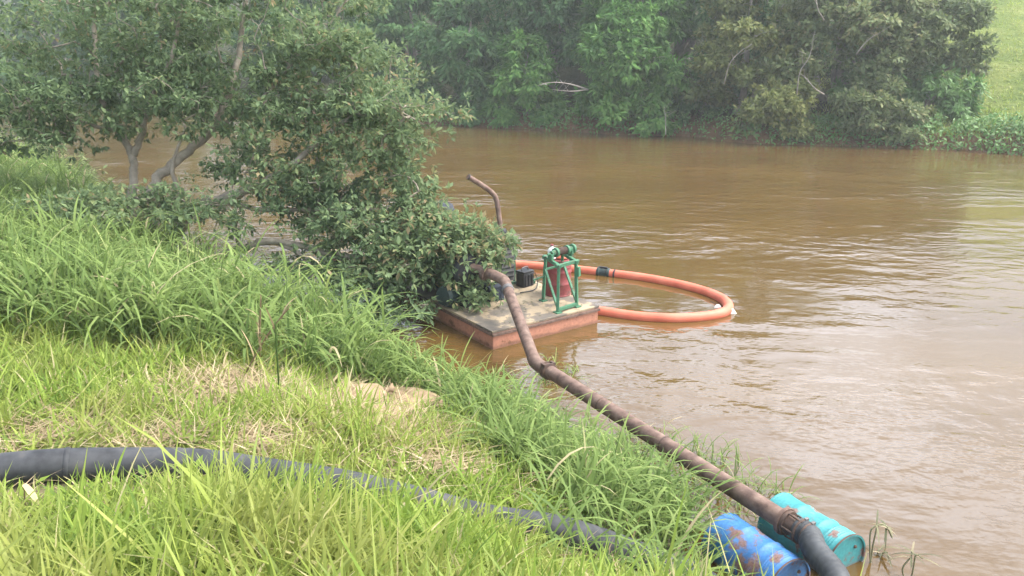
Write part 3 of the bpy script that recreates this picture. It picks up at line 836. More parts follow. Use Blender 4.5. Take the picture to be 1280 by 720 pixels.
far_tree('creeper_mound', 'bright green creeper mound beside the pasture below the tall grey-green tree', 1165, 3.6, 2.0, 5.0, 'vine', 'plume', 300, (.16, .3), skirt=.05, nclump=12, per=8, cat='shrub', group='shrubs along the far bank')
far_tree('creeper_mound', 'bright green creepers climbing under the wide grey-green tree', 1085, 3.2, 3.0, 3.6, 'vine', 'plume', 240, (.16, .3), skirt=.05, nclump=10, per=8, cat='shrub', group='shrubs along the far bank')

# grass of the far bank edge and the pasture
st = Stuff()
X, Y = scatter(150000, 8, 75, 34, 95)
s = sdist(FAR, X, Y, False)
px, py, t = proj(X, Y, far_h(X, Y))
k = (s > .35) & (s < 40) & (px > 1020) & (px < 1420) & (rng.random(len(X)) < np.where(s < 5, 1, .5))
X, Y, s = X[k], Y[k], s[k]; N = len(X)
L = np.where(s < 4, rng.uniform(.2, .55, N), rng.uniform(.15, .35, N)) * (.6 + .6 * (.5 + .5 * wob(X, Y, .7, .3)))
st.add(*blades(np.stack([X, Y, far_h(X, Y) - .03], -1), L, rng.uniform(.03, .07, N), rng.uniform(0, 6.283, N), rng.uniform(0, .7, N), rng.uniform(.2, 1.5, N), np.clip(rng.beta(2, 2, N) + .15 * wob(X, Y, .35, 2), 0, .96), 3))
tag(st.build('pasture_grass', M['lawn']), 'rough pasture grass on the open slope of the far bank', 'grass', kind='stuff')
st = Stuff()
seg = [(a, b) for a, b in zip(FAR[1:-1], FAR[2:])]
wts = np.array([(b - a).length for a, b in seg])
K = 80000
si = rng.choice(len(seg), K, p=wts / wts.sum()); tt = rng.random(K); so_ = rng.uniform(-.35, 2.2, K)
ax_ = np.array([(a.x, a.y) for a, b in seg])[si]; bx_ = np.array([(b.x, b.y) for a, b in seg])[si]
dd = bx_ - ax_; nn_ = np.stack([dd[:, 1], -dd[:, 0]], -1) / np.linalg.norm(dd, axis=1, keepdims=True)
q = ax_ + dd * tt[:, None] + nn_ * so_[:, None]
X, Y = q[:, 0], q[:, 1]
cov = .5 + .6 * wob(X, Y, .5, .8) + .6 * (X > 15)
k = (rng.random(K) < cov) & (X < 70)
X, Y, so_ = X[k], Y[k], so_[k]; N = len(X)
hgt = .25 + .75 * (.5 + .5 * wob(X, Y, 1.3, 2.2))
c = np.stack([X, Y, np.maximum(far_h(X, Y), 0) + .03 + rng.uniform(0, 1, N) * hgt], -1)
d = runit(N); d[:, 2] -= .3
L = rng.uniform(.12, .34, N)
st.add(*leaflets(c, d, runit(N) * .4 + np.array([0, -.4, .9]), L, L * .45, np.clip(rng.beta(2, 2, N) + .2 * wob(X, Y, .8, 4), 0, 1)))
tag(st.build('undergrowth', M['vine']), 'low undergrowth on the earth bank under the far trees', 'undergrowth', kind='stuff')

# dead poles and bare branches that show in front of the far foliage
def dead_branch(label, pts, r):
    b0 = Vector(pts[0])
    e = empty('dead_branch', b0, label, 'branch', 'bare branches over the far bank')
    mb = MB(); mb.tube(bez(pts, 5), [r * (1 - .75 * i / (5 * (len(pts) - 1))) for i in range(5 * (len(pts) - 1) + 1)], 6)
    mb.build('stem', M['bark_far'], e, smooth=True)
    for k in range(3):
        mb = MB()
        a = Vector(pts[1]).lerp(Vector(pts[-1]), .2 + .25 * k); dd = Vector((random.uniform(-.6, .6), -.2, random.uniform(.1, .6)))
        mb.tube([a, a + dd * .6, a + dd], [r * .4, r * .3, r * .15], 5)
        mb.build('side_twig', M['bark_far'], e, smooth=True)
tq = 45.5
dead_branch('pale bare branch reaching left from the bamboo above the water', [W(735, 112, 48), W(712, 105, 46), W(690, 103, 45), W(672, 107, 44.5)], .05)
dead_branch('thin pale branch hooked below the other one beside the bamboo', [W(735, 112, 48), W(715, 114, 46), W(690, 112, 45)], .04)
dead_branch('upright dead pole standing at the water right of the drooping bamboo', [W(832, 168, 43.6), W(832, 150, 43.6), W(830, 132, 43.7)], .025)
for i, (lab, pts) in enumerate([
    ('forked white branch at the middle of the yellowish tree', [W(905, 105, 41.5), W(912, 80, 40.6), W(925, 65, 40.4), W(940, 55, 40.3)]),
    ('crooked white branch over the dark hollow of the grey-green tree', [W(996, 118, 39.5), W(1000, 90, 39), W(1012, 70, 38.8), W(1018, 40, 38.6)]),
    ('zigzag white branch beside the crooked one', [W(1030, 118, 39.5), W(1018, 110, 38.8), W(1008, 98, 38.8), W(1000, 92, 38.8)]),
    ('long pale limb slanting to the upper right in the grey-green tree', [W(1070, 68, 39.5), W(1085, 50, 39.2), W(1105, 38, 39)]),
    ('high pale limb curving at the top of the grey-green tree', [W(1030, 25, 40), W(1022, 10, 39.5), W(1020, -10, 39.5)])]):
    dead_branch(lab, pts, .033)

# ------------------------------------------------------------------ the barge and its machinery
ZD = .35                                   # deck height above the water
A_ = P(616, 414, ZD); B_ = P(742.5, 380, ZD); C_ = P(550, 377, ZD)
au = math.atan2(B_.y - A_.y, B_.x - A_.x); av = math.atan2(C_.y - A_.y, C_.x - A_.x)
gap = (av - au) - math.pi / 2
au += gap / 2
U = Vector((math.cos(au), math.sin(au), 0)); Vv = Vector((-math.sin(au), math.cos(au), 0))
BW, BL = (B_ - A_).length, 7.2
RB = Matrix.Rotation(au, 3, 'Z')
def D(u, v, z=0.0): return A_ + U * u + Vv * v + Vector((0, 0, z))      # deck coordinates
print('barge', BW, math.degrees(gap))
barge = empty('barge', D(BW / 2, BL / 2, -ZD), 'flat salmon-painted steel barge with sandy deck moored under the tree', 'barge')
mb = MB(); mb.box(D(BW / 2, BL / 2, -.40), (BW, BL, .72), RB)
hull = mb.build('hull', M['hull'], barge, bevel=.012)
mb = MB(); mb.box(D(BW / 2, BL / 2, -.02), (BW + .03, BL + .03, .04), RB)
deck = mb.build('deck_plate', M['deck'], barge, bevel=.006)
mb = MB()
mb.box(D(BW / 2, -.022, -.075), (BW + .05, .03, .05), RB)
mb.build('rubbing_strip', M['rust'], barge, bevel=.006)
for q in (0.02, BW - .02):
    mb = MB(); mb.box(D(q + (.0 if q > 1 else 0), BL / 2, -.075), (.05 + .03, BL - .02, .05), RB)
    mb.build('rubbing_strip', M['rust'], barge, bevel=.006)


st = Stuff(); N = 240
uu, vv = rng.uniform(.1, BW - .1, N), rng.uniform(.1, 2.2, N)
k = rng.random(N) < np.where(vv > .8, .9, .35)
c = np.array([tuple(D(a, b, .008)) for a, b in zip(uu[k], vv[k])])
N = len(c); d = runit(N); d[:, 2] = 0.05
st.add(*leaflets(c, d, runit(N) * .2 + np.array([0, 0, 1.0]), rng.uniform(.03, .11, N), rng.uniform(.015, .04, N), rng.random(N)))
tag(st.build('leaf_litter', M['wilt']), 'fallen leaves scattered on the barge deck', 'litter', kind='stuff')

# --- winch frame, green
F1 = P(697, 391, ZD); F2 = P(721, 383.5, ZD); F3 = P(679, 376, ZD); F4 = F2 + F3 - F1
HW = .92
up = Vector((0, 0, HW))
winch = empty('winch', (F1 + F4) / 2, 'green welded winch frame with a cable roller on top at the barge end', 'winch')
def bar(a, b, w, name, par, mat='green', w2=None):
    a, b = Vector(a), Vector(b)
    q = (b - a).to_track_quat('Z', 'Y').to_matrix()
    mb = MB(); mb.box((a + b) / 2, (w, w2 or w, (b - a).length), q)
    return mb.build(name, M[mat], par, bevel=.005)
tops = []
cx = (F1 + F4) / 2
for f in (F1, F2, F3, F4):
    tp = f.lerp(cx, .12) + up; tops.append(tp)
    bar(f, tp, .055, 'leg', winch)
    mb = MB(); mb.box(f + Vector((0, 0, .012)), (.13, .13, .024), RB); mb.build('foot_plate', M['green'], winch, bevel=.004)
T1, T2, T3, T4 = tops
for a, b in ((T1, T2), (T3, T4), (T1, T3), (T2, T4)):
    e_ = (b - a).normalized() * .07
    bar(a - e_ + Vector((0, 0, -.028)), b + e_ + Vector((0, 0, -.026)), .062, 'top_rail', winch)
bar(F1 + Vector((0, 0, .06)), F2 + Vector((0, 0, .06)), .06, 'base_rail', winch)
bar(F3.lerp(T3, .72), F1.lerp(T1, .10), .045, 'diagonal_brace', winch)
bar(F4.lerp(T4, .80), F2.lerp(T2, .10), .045, 'diagonal_brace', winch)
bar(F3.lerp(T3, .70), F4.lerp(T4, .70), .04, 'cross_bar', winch)
bar(F2.lerp(T2, .66) + Vector((.03, 0, 0)), F2.lerp(T2, .86) + Vector((.03, 0, 0)), .09, 'cable_guide', winch)
rd = (T2 - T1).normalized()
rc = (T1 + T2 + T3 + T4) / 4 + Vector((0, 0, .13))
a, b = rc - rd * .26, rc + rd * .30
mb = MB(); mb.lathe([(0, .05), (.03, .05), (.03, .055), (.56, .055)], a, b, 14); roller = mb.build('cable_roller', M['green'], winch, auto=True)
for f in (.10, .40, .56):
    p = a + rd * f
    mb = MB(); mb.lathe([(0, .09), (.025, .095), (.05, .09)], p, p + rd, 18); sub(mb, 'roller_flange', M['green'], roller, auto=True)
mb = MB()
for k in range(8):
    p = a + rd * (.155 + .03 * k); mb.lathe([(0, .066), (.012, .074), (.026, .066)], p, p + rd, 14)
sub(mb, 'wound_cable', M['rust_dark'], roller, auto=True)
for q in (a - rd * .01, b - rd * .02):
    mb = MB(); mb.box(q - Vector((0, 0, .075)), (.06, .12, .13), RB); mb.build('bearing_block', M['green'], winch, bevel=.008)
bar(a + Vector((0, 0, 0)) - rd * .02, a - rd * .10, .03, 'crank_shaft', winch)
hd = F3.lerp(T3, .55)
bar(hd, hd - U * .28 + Vector((0, 0, -.03)), .028, 'crank_handle', winch)

# --- drums
def drum(name, label, a, b, r, mat, ribs=(.33, .66), lid=True, group=None, e_loc=None):
    a, b = Vector(a), Vector(b); Ln = (b - a).length; t = (b - a).normalized()
    e = empty(name, e_loc or a, label, 'drum', group)
    prof = [(0, r - .012), (.0, r + .004), (.018, r + .006), (.026, r - .002)]
    for f in ribs:
        c = f * Ln
        prof += [(c - .03, r - .002), (c - .012, r + .010), (c + .012, r + .010), (c + .03, r - .002)]
    for k in range(5):                       # fine rolled beads by the ends
        c = Ln * .80 + k * .028
        prof += [(c - .010, r - .002), (c, r + .0035), (c + .010, r - .002)]
    prof += [(Ln - .026, r - .002), (Ln - .018, r + .006), (Ln, r + .004), (Ln, r - .012), (Ln - .022, r - .016)]
    mb = MB(); mb.lathe(prof, a, b, 40); body = mb.build('body', M[mat], e, auto=True)
    x = t.orthogonal().normalized()
    for (o_, rr) in ((x * r * .62, .032), (-x * r * .62, .018)):
        p = b - t * .024 + o_
        mb = MB(); mb.lathe([(0, rr), (.014, rr), (.016, rr * .7), (.022, rr * .7)], p, p + t, 14); sub(mb, 'bung', M['rust_dark'], body, auto=True)
    mb = MB(); mb.lathe([(0, r + .0055), (.004, r + .0085), (.016, r + .0085), (.020, r + .0055)], b - t * .020, b, 40, False); sub(mb, 'rim', M['rust_dark'], body, auto=True)
    return e
dpos = P(697, 367, ZD)
drum('steel_drum', 'red steel drum standing on the barge deck inside the green winch frame', dpos + Vector((0, 0, .004)), dpos + Vector((0, 0, .74)), .265, 'red')
# white jug on the red drum, plus a pinkish lid
q = dpos + Vector((-.13, -.02, .74))
jug = empty('jug', q, 'white plastic jug standing on the red drum', 'jug')
mb = MB(); mb.lathe([(0, .075), (.01, .085), (.16, .085), (.21, .06), (.235, .026), (.27, .026)], q, q + Vector((0, 0, 1)), 18); jb = mb.build('body', M['white'], jug, auto=True)
mb = MB(); mb.tube(bez([q + Vector((.05, 0, .22)), q + Vector((.11, 0, .19)), q + Vector((.088, 0, .10))], 5), .013, 6); mb.build('handle', M['white'], jug, smooth=True)
mb = MB(); mb.lathe([(0, .031), (.03, .031)], q + Vector((0, 0, .262)), q + Vector((0, 0, 1)), 12); sub(mb, 'cap', M['red'], jb, auto=True)
q = dpos + Vector((.08, .06, .742))
pan = empty('basin', q, 'faded orange basin upside down on the red drum', 'basin')
mb = MB(); mb.lathe([(0, .13), (.015, .135), (.03, .12), (.14, .09), (.15, .06)], q, q + Vector((0, 0, 1)), 18); mb.build('bowl', M['orange'], pan, auto=True)
mb = MB(); mb.lathe([(0, .139), (.012, .142), (.02, .139)], q, q + Vector((0, 0, 1)), 18); mb.build('rim', M['orange'], pan, auto=True)

# --- discharge line: flange, elbow, upper length, coupling, lower length
PR = .100
E1 = P(630, 349, 1.0)
F0 = E1 + (W(605, 337, 14.6) - W(628, 346, 14.4)).normalized() * .42
J1 = P(667, 448, .46)
K1 = P(982, 652, .46)
pipe = empty('discharge_pipe', J1, 'rusty brown steel discharge pipe running from the barge pump to the two floating drums', 'pipe')
mb = MB(); mb.tube(bez([F0, F0.lerp(E1, .55), E1 + (J1 - E1).normalized() * .06 + Vector((0, 0, -.01)), E1.lerp(J1, .16)], 6), PR, 20)
mb.build('elbow', M['rust'], pipe, auto=True)
mb = MB(); mb.tube([E1.lerp(J1, .155), E1.lerp(J1, .5), J1], PR - .004, 20); upp = mb.build('upper_length', M['rust'], pipe, auto=True)
ax = (J1 - E1).normalized(); p = E1.lerp(J1, .135)
mb = MB(); mb.lathe([(0, PR + .002), (.01, PR + .01), (.10, PR + .01), (.11, PR + .002)], p, p + ax, 24); mb.build('grey_sleeve', M['grey'], pipe, auto=True)
fx = (E1 - F0).normalized()
for kk, (off, mt) in enumerate(((-.035, 'rust'), (.002, 'rust'))):
    p = F0 + fx * off
    mb = MB(); mb.lathe([(0, PR + .065), (.03, PR + .065)], p, p + fx, 28); fl = mb.build('flange', M[mt], pipe, auto=True)
    x = fx.orthogonal().normalized(); y = fx.cross(x)
    for k in range(8):
        an = k * math.pi / 4; c = p + (x * math.cos(an) + y * math.sin(an)) * (PR + .04) - fx * .012
        mb = MB(); mb.lathe([(0, .012), (.054, .012)], c, c + fx, 6); sub(mb, 'bolt', M['rust_dark'], fl)
lo = (K1 - J1).normalized()
bend = bez([J1 - ax * .02, J1 + ax * .10 + lo * .02, J1 + ax * .12 + lo * .20, J1 + ax * .10 + lo * .38], 6)
mb = MB(); mb.tube(bend, PR + .003, 20); mb.build('bend', M['rust'], pipe, auto=True)
JL = bend[-1]; lo = (K1 - JL).normalized()
LL = (K1 - JL).length
mb = MB(); mb.tube([JL - lo * .02, JL.lerp(K1, .33), JL.lerp(K1, .66), K1 + lo * .02], PR, 20); low = mb.build('lower_length', M['rust'], pipe, auto=True)
def clampring(p, ax_, par, r, w, mat='rust_dark', name='coupling'):
    mb = MB(); mb.lathe([(0, r), (.01, r + .028), (.03, r + .030), (.035, r + .012), (w - .035, r + .012), (w - .03, r + .030), (w - .01, r + .028), (w, r)], p, p + ax_, 26)
    o = mb.build(name, M[mat], par, auto=True)
    x = Vector((0, 0, 1)).cross(ax_).normalized(); y = ax_.cross(x)
    for k in range(2):
        c = p + ax_ * (w / 2) + (y * .8 + x * (.6 if k else -.6)).normalized() * (r + .03)
        mb = MB(); mb.box(c, (.05, w * .8, .045), (ax_.to_track_quat('Y', 'Z')).to_matrix()); sub(mb, 'latch', M[mat], o, bevel=.006)
    return o
clampring(JL - lo * .06, lo, pipe, PR + .002, .13)
for f in (.30, .585):
    p = JL.lerp(K1, f); mb = MB(); mb.lathe([(0, PR), (.008, PR + .006), (.02, PR + .006), (.028, PR)], p, p + lo, 22); sub(mb, 'weld_seam', M['rust_dark'], low, auto=True)
p = K1 - lo * .03
mb = MB(); mb.lathe([(0, PR + .045), (.02, PR + .047), (.04, PR + .045)], p, p + lo, 26); mb.build('flange', M['rust'], pipe, auto=True)
p = K1 + lo * .012
mb = MB(); mb.lathe([(0, PR + .03), (.035, PR + .03), (.036, PR + .002), (.24, PR - .004)], p, p + lo, 26); noz = mb.build('nozzle', M['rust_dark'], pipe, auto=True)
x = Vector((0, 0, 1)).cross(lo).normalized(); y = lo.cross(x)
for k in range(5):
    an = k * 2 * math.pi / 5 + .5; c = K1 + lo * .05 + (x * math.cos(an) + y * math.sin(an)) * (PR + .028)
    mb = MB(); mb.tube([c, c + lo * .16 - (x * math.cos(an) + y * math.sin(an)) * .01], .010, 6); sub(mb, 'tie_rod', M['rust_dark'], noz, smooth=True)

# --- rubber hose that leaves the pipe between the drums and climbs the bank below the picture
H0 = K1 + lo * .15
hend = hose_pts[-1]
hp = bez([H0, K1 + lo * .29 + Vector((0, 0, .005)), P(1019, 688, .455), P(1046, 724, .43), P(1052, 778, .40), P(1020, 850, .55), hend + Vector((.45, .10, -.05)), hend], 9)
rh = empty('rubber_hose', H0, 'ribbed black rubber hose clamped to the pipe end between the blue and teal drums', 'hose')
mb = MB()
pts2 = []; rr = []
acc = 0
fine = []
for i in range(len(hp) - 1):
    sgn_n = max(2, int((hp[i + 1] - hp[i]).length / .014))
    for k in range(sgn_n): fine.append(hp[i].lerp(hp[i + 1], k / sgn_n))
for i, p in enumerate(fine):
    rr.append(.119 + (.004 if (i // 2) % 2 else 0))
mb.tube(fine, rr, 20); mb.build('hose_body', M['rubber'], rh, smooth=True)
for f in (.03, .11):
    p = H0 + lo * f
    mb = MB(); mb.lathe([(0, .122), (.004, .129), (.022, .129), (.026, .122)], p, p + lo, 24); c_ = mb.build('hose_clamp', M['rust_dark'], rh, auto=True)
    q = p + lo * .013 + Vector((0, 0, 1)).cross(lo).normalized() * .06 + Vector((0, 0, .118))
    mb = MB(); mb.box(q, (.05, .03, .03), lo.to_track_quat('Y', 'Z').to_matrix()); sub(mb, 'clamp_screw', M['grey'], c_, bevel=.004)

# --- black polyethylene pipe in the grass
bp_ = empty('plastic_pipe', hose_pts[len(hose_pts) // 2], 'thick dull-black plastic pipe lying half buried in the foreground grass', 'pipe')
mb = MB(); mb.tube(hose_pts, .122, 20); mb.build('pipe_body', M['hdpe'], bp_, smooth=True)
for i in (18, len(hose_pts) - 4):
    t_ = (hose_pts[i + 1] - hose_pts[i]).normalized(); p = hose_pts[i]
    mb = MB(); mb.lathe([(0, .121), (.01, .128), (.03, .128), (.04, .121)], p, p + t_, 22); mb.build('weld_bead', M['hdpe'], bp_, auto=True)

# --- the two floating drums
perp = Vector((0, 0, 1)).cross(lo).normalized() * 1       # to the right of the line of flow
lo_h = Vector((lo.x, lo.y, 0)).normalized()
KB = Vector((K1.x, K1.y, .10))
be = KB + lo_h * .42 - perp * .37; te = KB + lo_h * .43 + perp * .44
drum('floating_drum', 'rust-patched blue steel drum floating on its side against the grassy bank', be - lo_h * .90, be, .29, 'blue', group='drums that float the pipe end')
drum('floating_drum', 'rust-patched teal steel drum floating on the river side of the pipe', te - lo_h * .90, te, .29, 'teal', group='drums that float the pipe end')

# --- orange floating hose ring
ring_px = [(612, 329), (650, 331), (700, 335), (755, 341), (815, 349), (870, 361), (903, 374), (910, 386), (893, 394), (850, 398), (800, 396), (750, 389)]
rp = [P(x, y, .05) for x, y in ring_px] + [D(BW + .28, .75, -ZD + .05), D(BW + .22, 1.6, -ZD + .05)]
rp = bez(rp, 10)
ring = empty('floating_hose', rp[0], 'thick orange hose floating in a long loop beside the barge', 'hose')
mb = MB(); mb.tube(rp, .104, 18); mb.build('hose_body', M['orange'], ring, smooth=True)
ic = 30; t_ = (rp[ic + 1] - rp[ic - 1]).normalized(); p = rp[ic] - t_ * .17
mb = MB(); mb.lathe([(0, .106), (.02, .125), (.06, .128), (.08, .112), (.24, .112), (.26, .128), (.30, .125), (.32, .106)], p, p + t_, 20); cp_ = mb.build('hose_coupling', M['darkgreen'], ring, auto=True)
mb = MB(); mb.box(p + t_ * .15 + Vector((0, 0, .12)), (.22, .05, .05), t_.to_track_quat('X', 'Z').to_matrix()); sub(mb, 'latch', M['black'], cp_, bevel=.006)
p = rp[ic] + t_ * .24
mb = MB(); mb.lathe([(0, .105), (.004, .112), (.04, .112), (.044, .105)], p, p + t_, 20); mb.build('strap', M['black'], ring, auto=True)
# white foam floats tied to the loop
for k, (x, y, s_, lab) in enumerate(((913, 391, .15, 'white foam float at the outer tip of the orange hose loop'), (897, 384, .10, 'small white foam float inside the tip of the orange hose loop'), (902, 373, .08, 'tiny white foam float on the inner far side of the orange hose tip'))):
    c = P(x, y, .0)
    f_ = empty('foam_float', c, lab, 'float', 'foam floats at the orange hose')
    an = random.uniform(-.4, .4); mr_ = Matrix.Rotation(an, 3, 'Z')
    v = [Vector(q) * s_ for q in ((-.9, -.5, -.2), (.9, -.45, -.2), (.8, .5, -.2), (-.7, .55, -.2), (-.45, -.2, .62), (.3, -.25, .70), (.35, .3, .55), (-.3, .3, .5))]
    v = [mr_ @ q + c for q in v]
    mb = MB(); mb.add(v, [(0, 3, 2, 1), (4, 5, 6, 7), (0, 1, 5, 4), (2, 3, 7, 6), (1, 2, 6, 5), (3, 0, 4, 7)]); mb.build('foam_block', M['white'], f_, bevel=.02)
    mb = MB(); mb.tube(bez([c + Vector((0, 0, s_ * .55)), c + Vector((-.06, .06, s_ * .7)), c + Vector((-.14, .10, .1))], 5), .008, 5); mb.build('cord', M['black'], f_, smooth=True)

# --- engine, pump and what stands around them
en = D(.75, 2.9)
eng = empty('diesel_engine', en, 'dark oily diesel engine with a tall bent rusty exhaust stack among the leaves', 'engine')
mb = MB(); mb.box(en + Vector((0, 0, .48)), (.55, 1.1, .55), RB); blk = mb.build('engine_block', M['black'], eng, bevel=.03)
mb = MB(); mb.box(en + Vector((0, 0, .82)), (.34, .95, .13), RB); mb.build('cylinder_head', M['darkgreen'], eng, bevel=.03)
for k in range(4):
    c = en + Vv * (-.36 + .24 * k) + Vector((0, 0, .885))
    mb = MB(); mb.lathe([(0, .05), (.05, .05), (.06, .035)], c, c + Vector((0, 0, 1)), 12); mb.build('rocker_cap', M['black'], eng, auto=True)
for sgn_ in (-1, 1):
    mb = MB(); mb.box(en + U * .2 * sgn_ + Vector((0, 0, .1)), (.09, 1.5, .2), RB); mb.build('skid_rail', M['darkgreen'], eng, bevel=.01)
rb = W(631, 323, 16.05)
rbz = Vector((rb.x, rb.y, 0))
mb = MB(); mb.box(Vector((rb.x, rb.y, .80)), (.42, .12, .80), RB); rad = mb.build('radiator', M['grey'], eng, bevel=.012)
for k in range(7):
    mb = MB(); mb.box(Vector((rb.x, rb.y, .50 + .10 * k)) - Vv * .066, (.36, .012, .03), RB); sub(mb, 'radiator_fin', M['black'], rad)
for sg in (-1, 1):
    pst = Vector((rb.x, rb.y, 0)) + U * .245 * sg
    bar(pst + Vector((0, 0, ZD)), pst + Vector((0, 0, 1.34)), .06, 'radiator_post', eng, 'green')
bar(Vector((rb.x, rb.y, .40)) - U * .2 - Vv * .05, Vector((rb.x, rb.y, .40)) + U * .5 - Vv * .4, .06, 'radiator_stay', eng, 'green')
X0 = W(626, 292, 16.1)
mb = MB(); mb.tube(bez([Vector((X0.x, X0.y, .9)), X0 + Vector((0, 0, -.05)), W(625, 280, 16.1), W(621, 252, 16.05), W(615, 241, 16.0), W(600, 230, 15.8), W(585, 221, 15.6)], 6), .054, 14); stk = mb.build('exhaust_stack', M['rust'], eng, auto=True)
t_ = (W(585, 221, 15.6) - W(600, 230, 15.8)).normalized(); p = W(585, 221, 15.6)
mb = MB(); mb.lathe([(0, .054), (.03, .057), (.033, .048), (-.04, .046)], p - t_ * .03, p, 14); sub(mb, 'pipe_mouth', M['black'], stk, auto=True)
c = X0 + U * .02
mb = MB(); mb.lathe([(-.10, .05), (-.09, .10), (-.03, .12), (.05, .12), (.10, .09), (.11, .05)], c, c + Vector((0, 0, 1)), 16); mb.build('exhaust_joint', M['black'], eng, auto=True)
mo = empty('electric_motor', D(.25, 1.55), 'dark green cylindrical motor lying near the left edge of the barge deck', 'motor')
ma, mbb = P(553, 371, .62), P(604, 352, .62)
mx_ = (mbb - ma).normalized(); ml_ = (mbb - ma).length
mb = MB(); mb.lathe([(0, .10), (.01, .17), (.05, .185), (.09, .19), (.10, .175), (ml_ - .08, .175), (ml_ - .07, .19), (ml_, .19), (ml_ + .02, .12)], ma, mbb, 26); mot = mb.build('casing', M['darkgreen'], mo, auto=True)
x = Vector((0, 0, 1)).cross(mx_).normalized(); y = mx_.cross(x)
for k in range(14):
    an = math.pi * 2 * k / 14; d_ = x * math.cos(an) + y * math.sin(an)
    c = ma + mx_ * (ml_ / 2) + d_ * .185
    q_ = Matrix((d_.cross(mx_), mx_, d_)).transposed()
    mb = MB(); mb.box(c, (.012, ml_ - .22, .035), q_); sub(mb, 'cooling_fin', M['darkgreen'], mot)
for f in (.2, .75):
    c = ma + mx_ * ml_ * f; mb = MB(); mb.box(Vector((c.x, c.y, ZD + .07)), (.10, .30, .14), mx_.to_track_quat('X', 'Z').to_matrix()); mb.build('mounting_foot', M['darkgreen'], mo, bevel=.01)
# dredge pump: volute behind the discharge flange
pc = F0 - fx * .42 + Vector((0, 0, -.12))
pump = empty('dredge_pump', (pc.x, pc.y, ZD), 'black dredge pump with round casing behind the rusty discharge flange', 'pump')
mb = MB(); mb.lathe([(-.12, .16), (-.11, .30), (-.04, .34), (.05, .34), (.11, .30), (.12, .16)], pc, pc + Vv, 28); vol = mb.build('volute', M['black'], pump, auto=True)
for k in range(8):
    an = k * math.pi / 4; c = pc + (U * math.cos(an) + Vector((0, 0, 1)) * math.sin(an)) * .27 - Vv * .125
    mb = MB(); mb.lathe([(0, .018), (.03, .018)], c, c + Vv, 6); sub(mb, 'bolt', M['rust_dark'], vol)
mb = MB(); mb.tube([pc + Vector((0, 0, .10)), F0 - fx * .04], PR - .01, 18); mb.build('outlet', M['rust'], pump, auto=True)
mb = MB(); mb.box(Vector((pc.x, pc.y, ZD + .15)), (.34, .30, .30), RB); mb.build('pedestal', M['black'], pump, bevel=.012)
mb = MB(); mb.tube(bez([pc + Vector((-.1, 0, .05)), pc + Vector((-.35, .3, .25)), D(.2, 3.2, .5)], 6), .05, 10); mb.build('suction_line', M['rust_dark'], pump, smooth=True)
# small boxes on the deck
def case(name, label, cat, c, dim, mat, rz=0, handle=True, ribs=3):
    e = empty(name, c, label, cat)
    mr_ = Matrix.Rotation(au + rz, 3, 'Z')
    mb = MB(); mb.box(c + Vector((0, 0, dim[2] * .42 + .003)), (dim[0], dim[1], dim[2] * .84), mr_); bd = mb.build('case', M[mat], e, bevel=.015)
    mb = MB(); mb.box(c + Vector((0, 0, dim[2] * .92)), (dim[0] * 1.04, dim[1] * 1.04, dim[2] * .15), mr_); ld = mb.build('lid', M[mat], e, bevel=.012)
    for k in range(ribs):
        o_ = mr_ @ Vector(((k - (ribs - 1) / 2) * dim[0] / (ribs + .3), -dim[1] / 2 - .006, 0))
        mb = MB(); mb.box(c + o_ + Vector((0, 0, dim[2] * .42)), (.025, .014, dim[2] * .75), mr_); sub(mb, 'rib', M[mat], bd)
    if handle:
        o_ = mr_ @ Vector((dim[0] * .3, 0, 0))
        z_ = Vector((0, 0, dim[2]))
        mb = MB(); mb.tube(bez([c - o_ + z_, c - o_ * .8 + z_ * 1.16, c + o_ * .8 + z_ * 1.16, c + o_ + z_], 4), .012, 6); mb.build('handle', M['grey'], e, smooth=True)
    return e
case('battery_box', 'black ribbed battery box on the deck between the radiator and the winch', 'battery', P(656, 357, ZD), (.30, .24, .34), 'black', .15)
case('tool_chest', 'dark chest on the deck just left of the sloping pipe', 'chest', P(617, 374, ZD), (.34, .28, .30), 'tarp', -.1, False)
# cables from the battery
e = empty('battery_cable', P(664, 352, ZD), 'thin black cable looping from the battery box towards the winch', 'cable')
mb = MB(); mb.tube(bez([P(660, 345, .7), P(668, 341, .72), P(672, 352, ZD + .03), P(668, 362, ZD + .02), P(650, 366, ZD + .02)], 6), .011, 6); mb.build('cord', M['black'], e, smooth=True)
# covered cabinet at the far end of the barge
cb = W(546, 262, 20.0); cb = Vector((cb.x, cb.y, ZD))
cab = empty('covered_cabinet', cb, 'rusty cabinet with a dark blue tarpaulin over it at the far end of the barge', 'cabinet')
mb = MB(); mb.box(cb + Vector((0, 0, .42)), (.7, .6, .84), RB); mb.build('cabinet_body', M['rust'], cab, bevel=.01)
gx = np.linspace(-.44, .44, 15); V = []
for j in gx:
    for i in gx:
        dx = max(0, abs(i) - .33) ; dy = max(0, abs(j) - .30)
        zz = .87 - 2.2 * max(dx, dy) + .04 * math.sin(i * 17 + j * 9) + .03 * math.cos(j * 21)
        V.append(cb + U * (i * .9 + .02) + Vv * j * .9 + Vector((0, 0, zz + .03)))
Q = [(a * 15 + b, a * 15 + b + 1, (a + 1) * 15 + b + 1, (a + 1) * 15 + b) for a in range(14) for b in range(14)]
mb = MB(); mb.add(V, Q); tp = mb.build('tarpaulin', M['tarp'], cab, smooth=True)
so = tp.modifiers.new('solid', 'SOLIDIFY'); so.thickness = .008

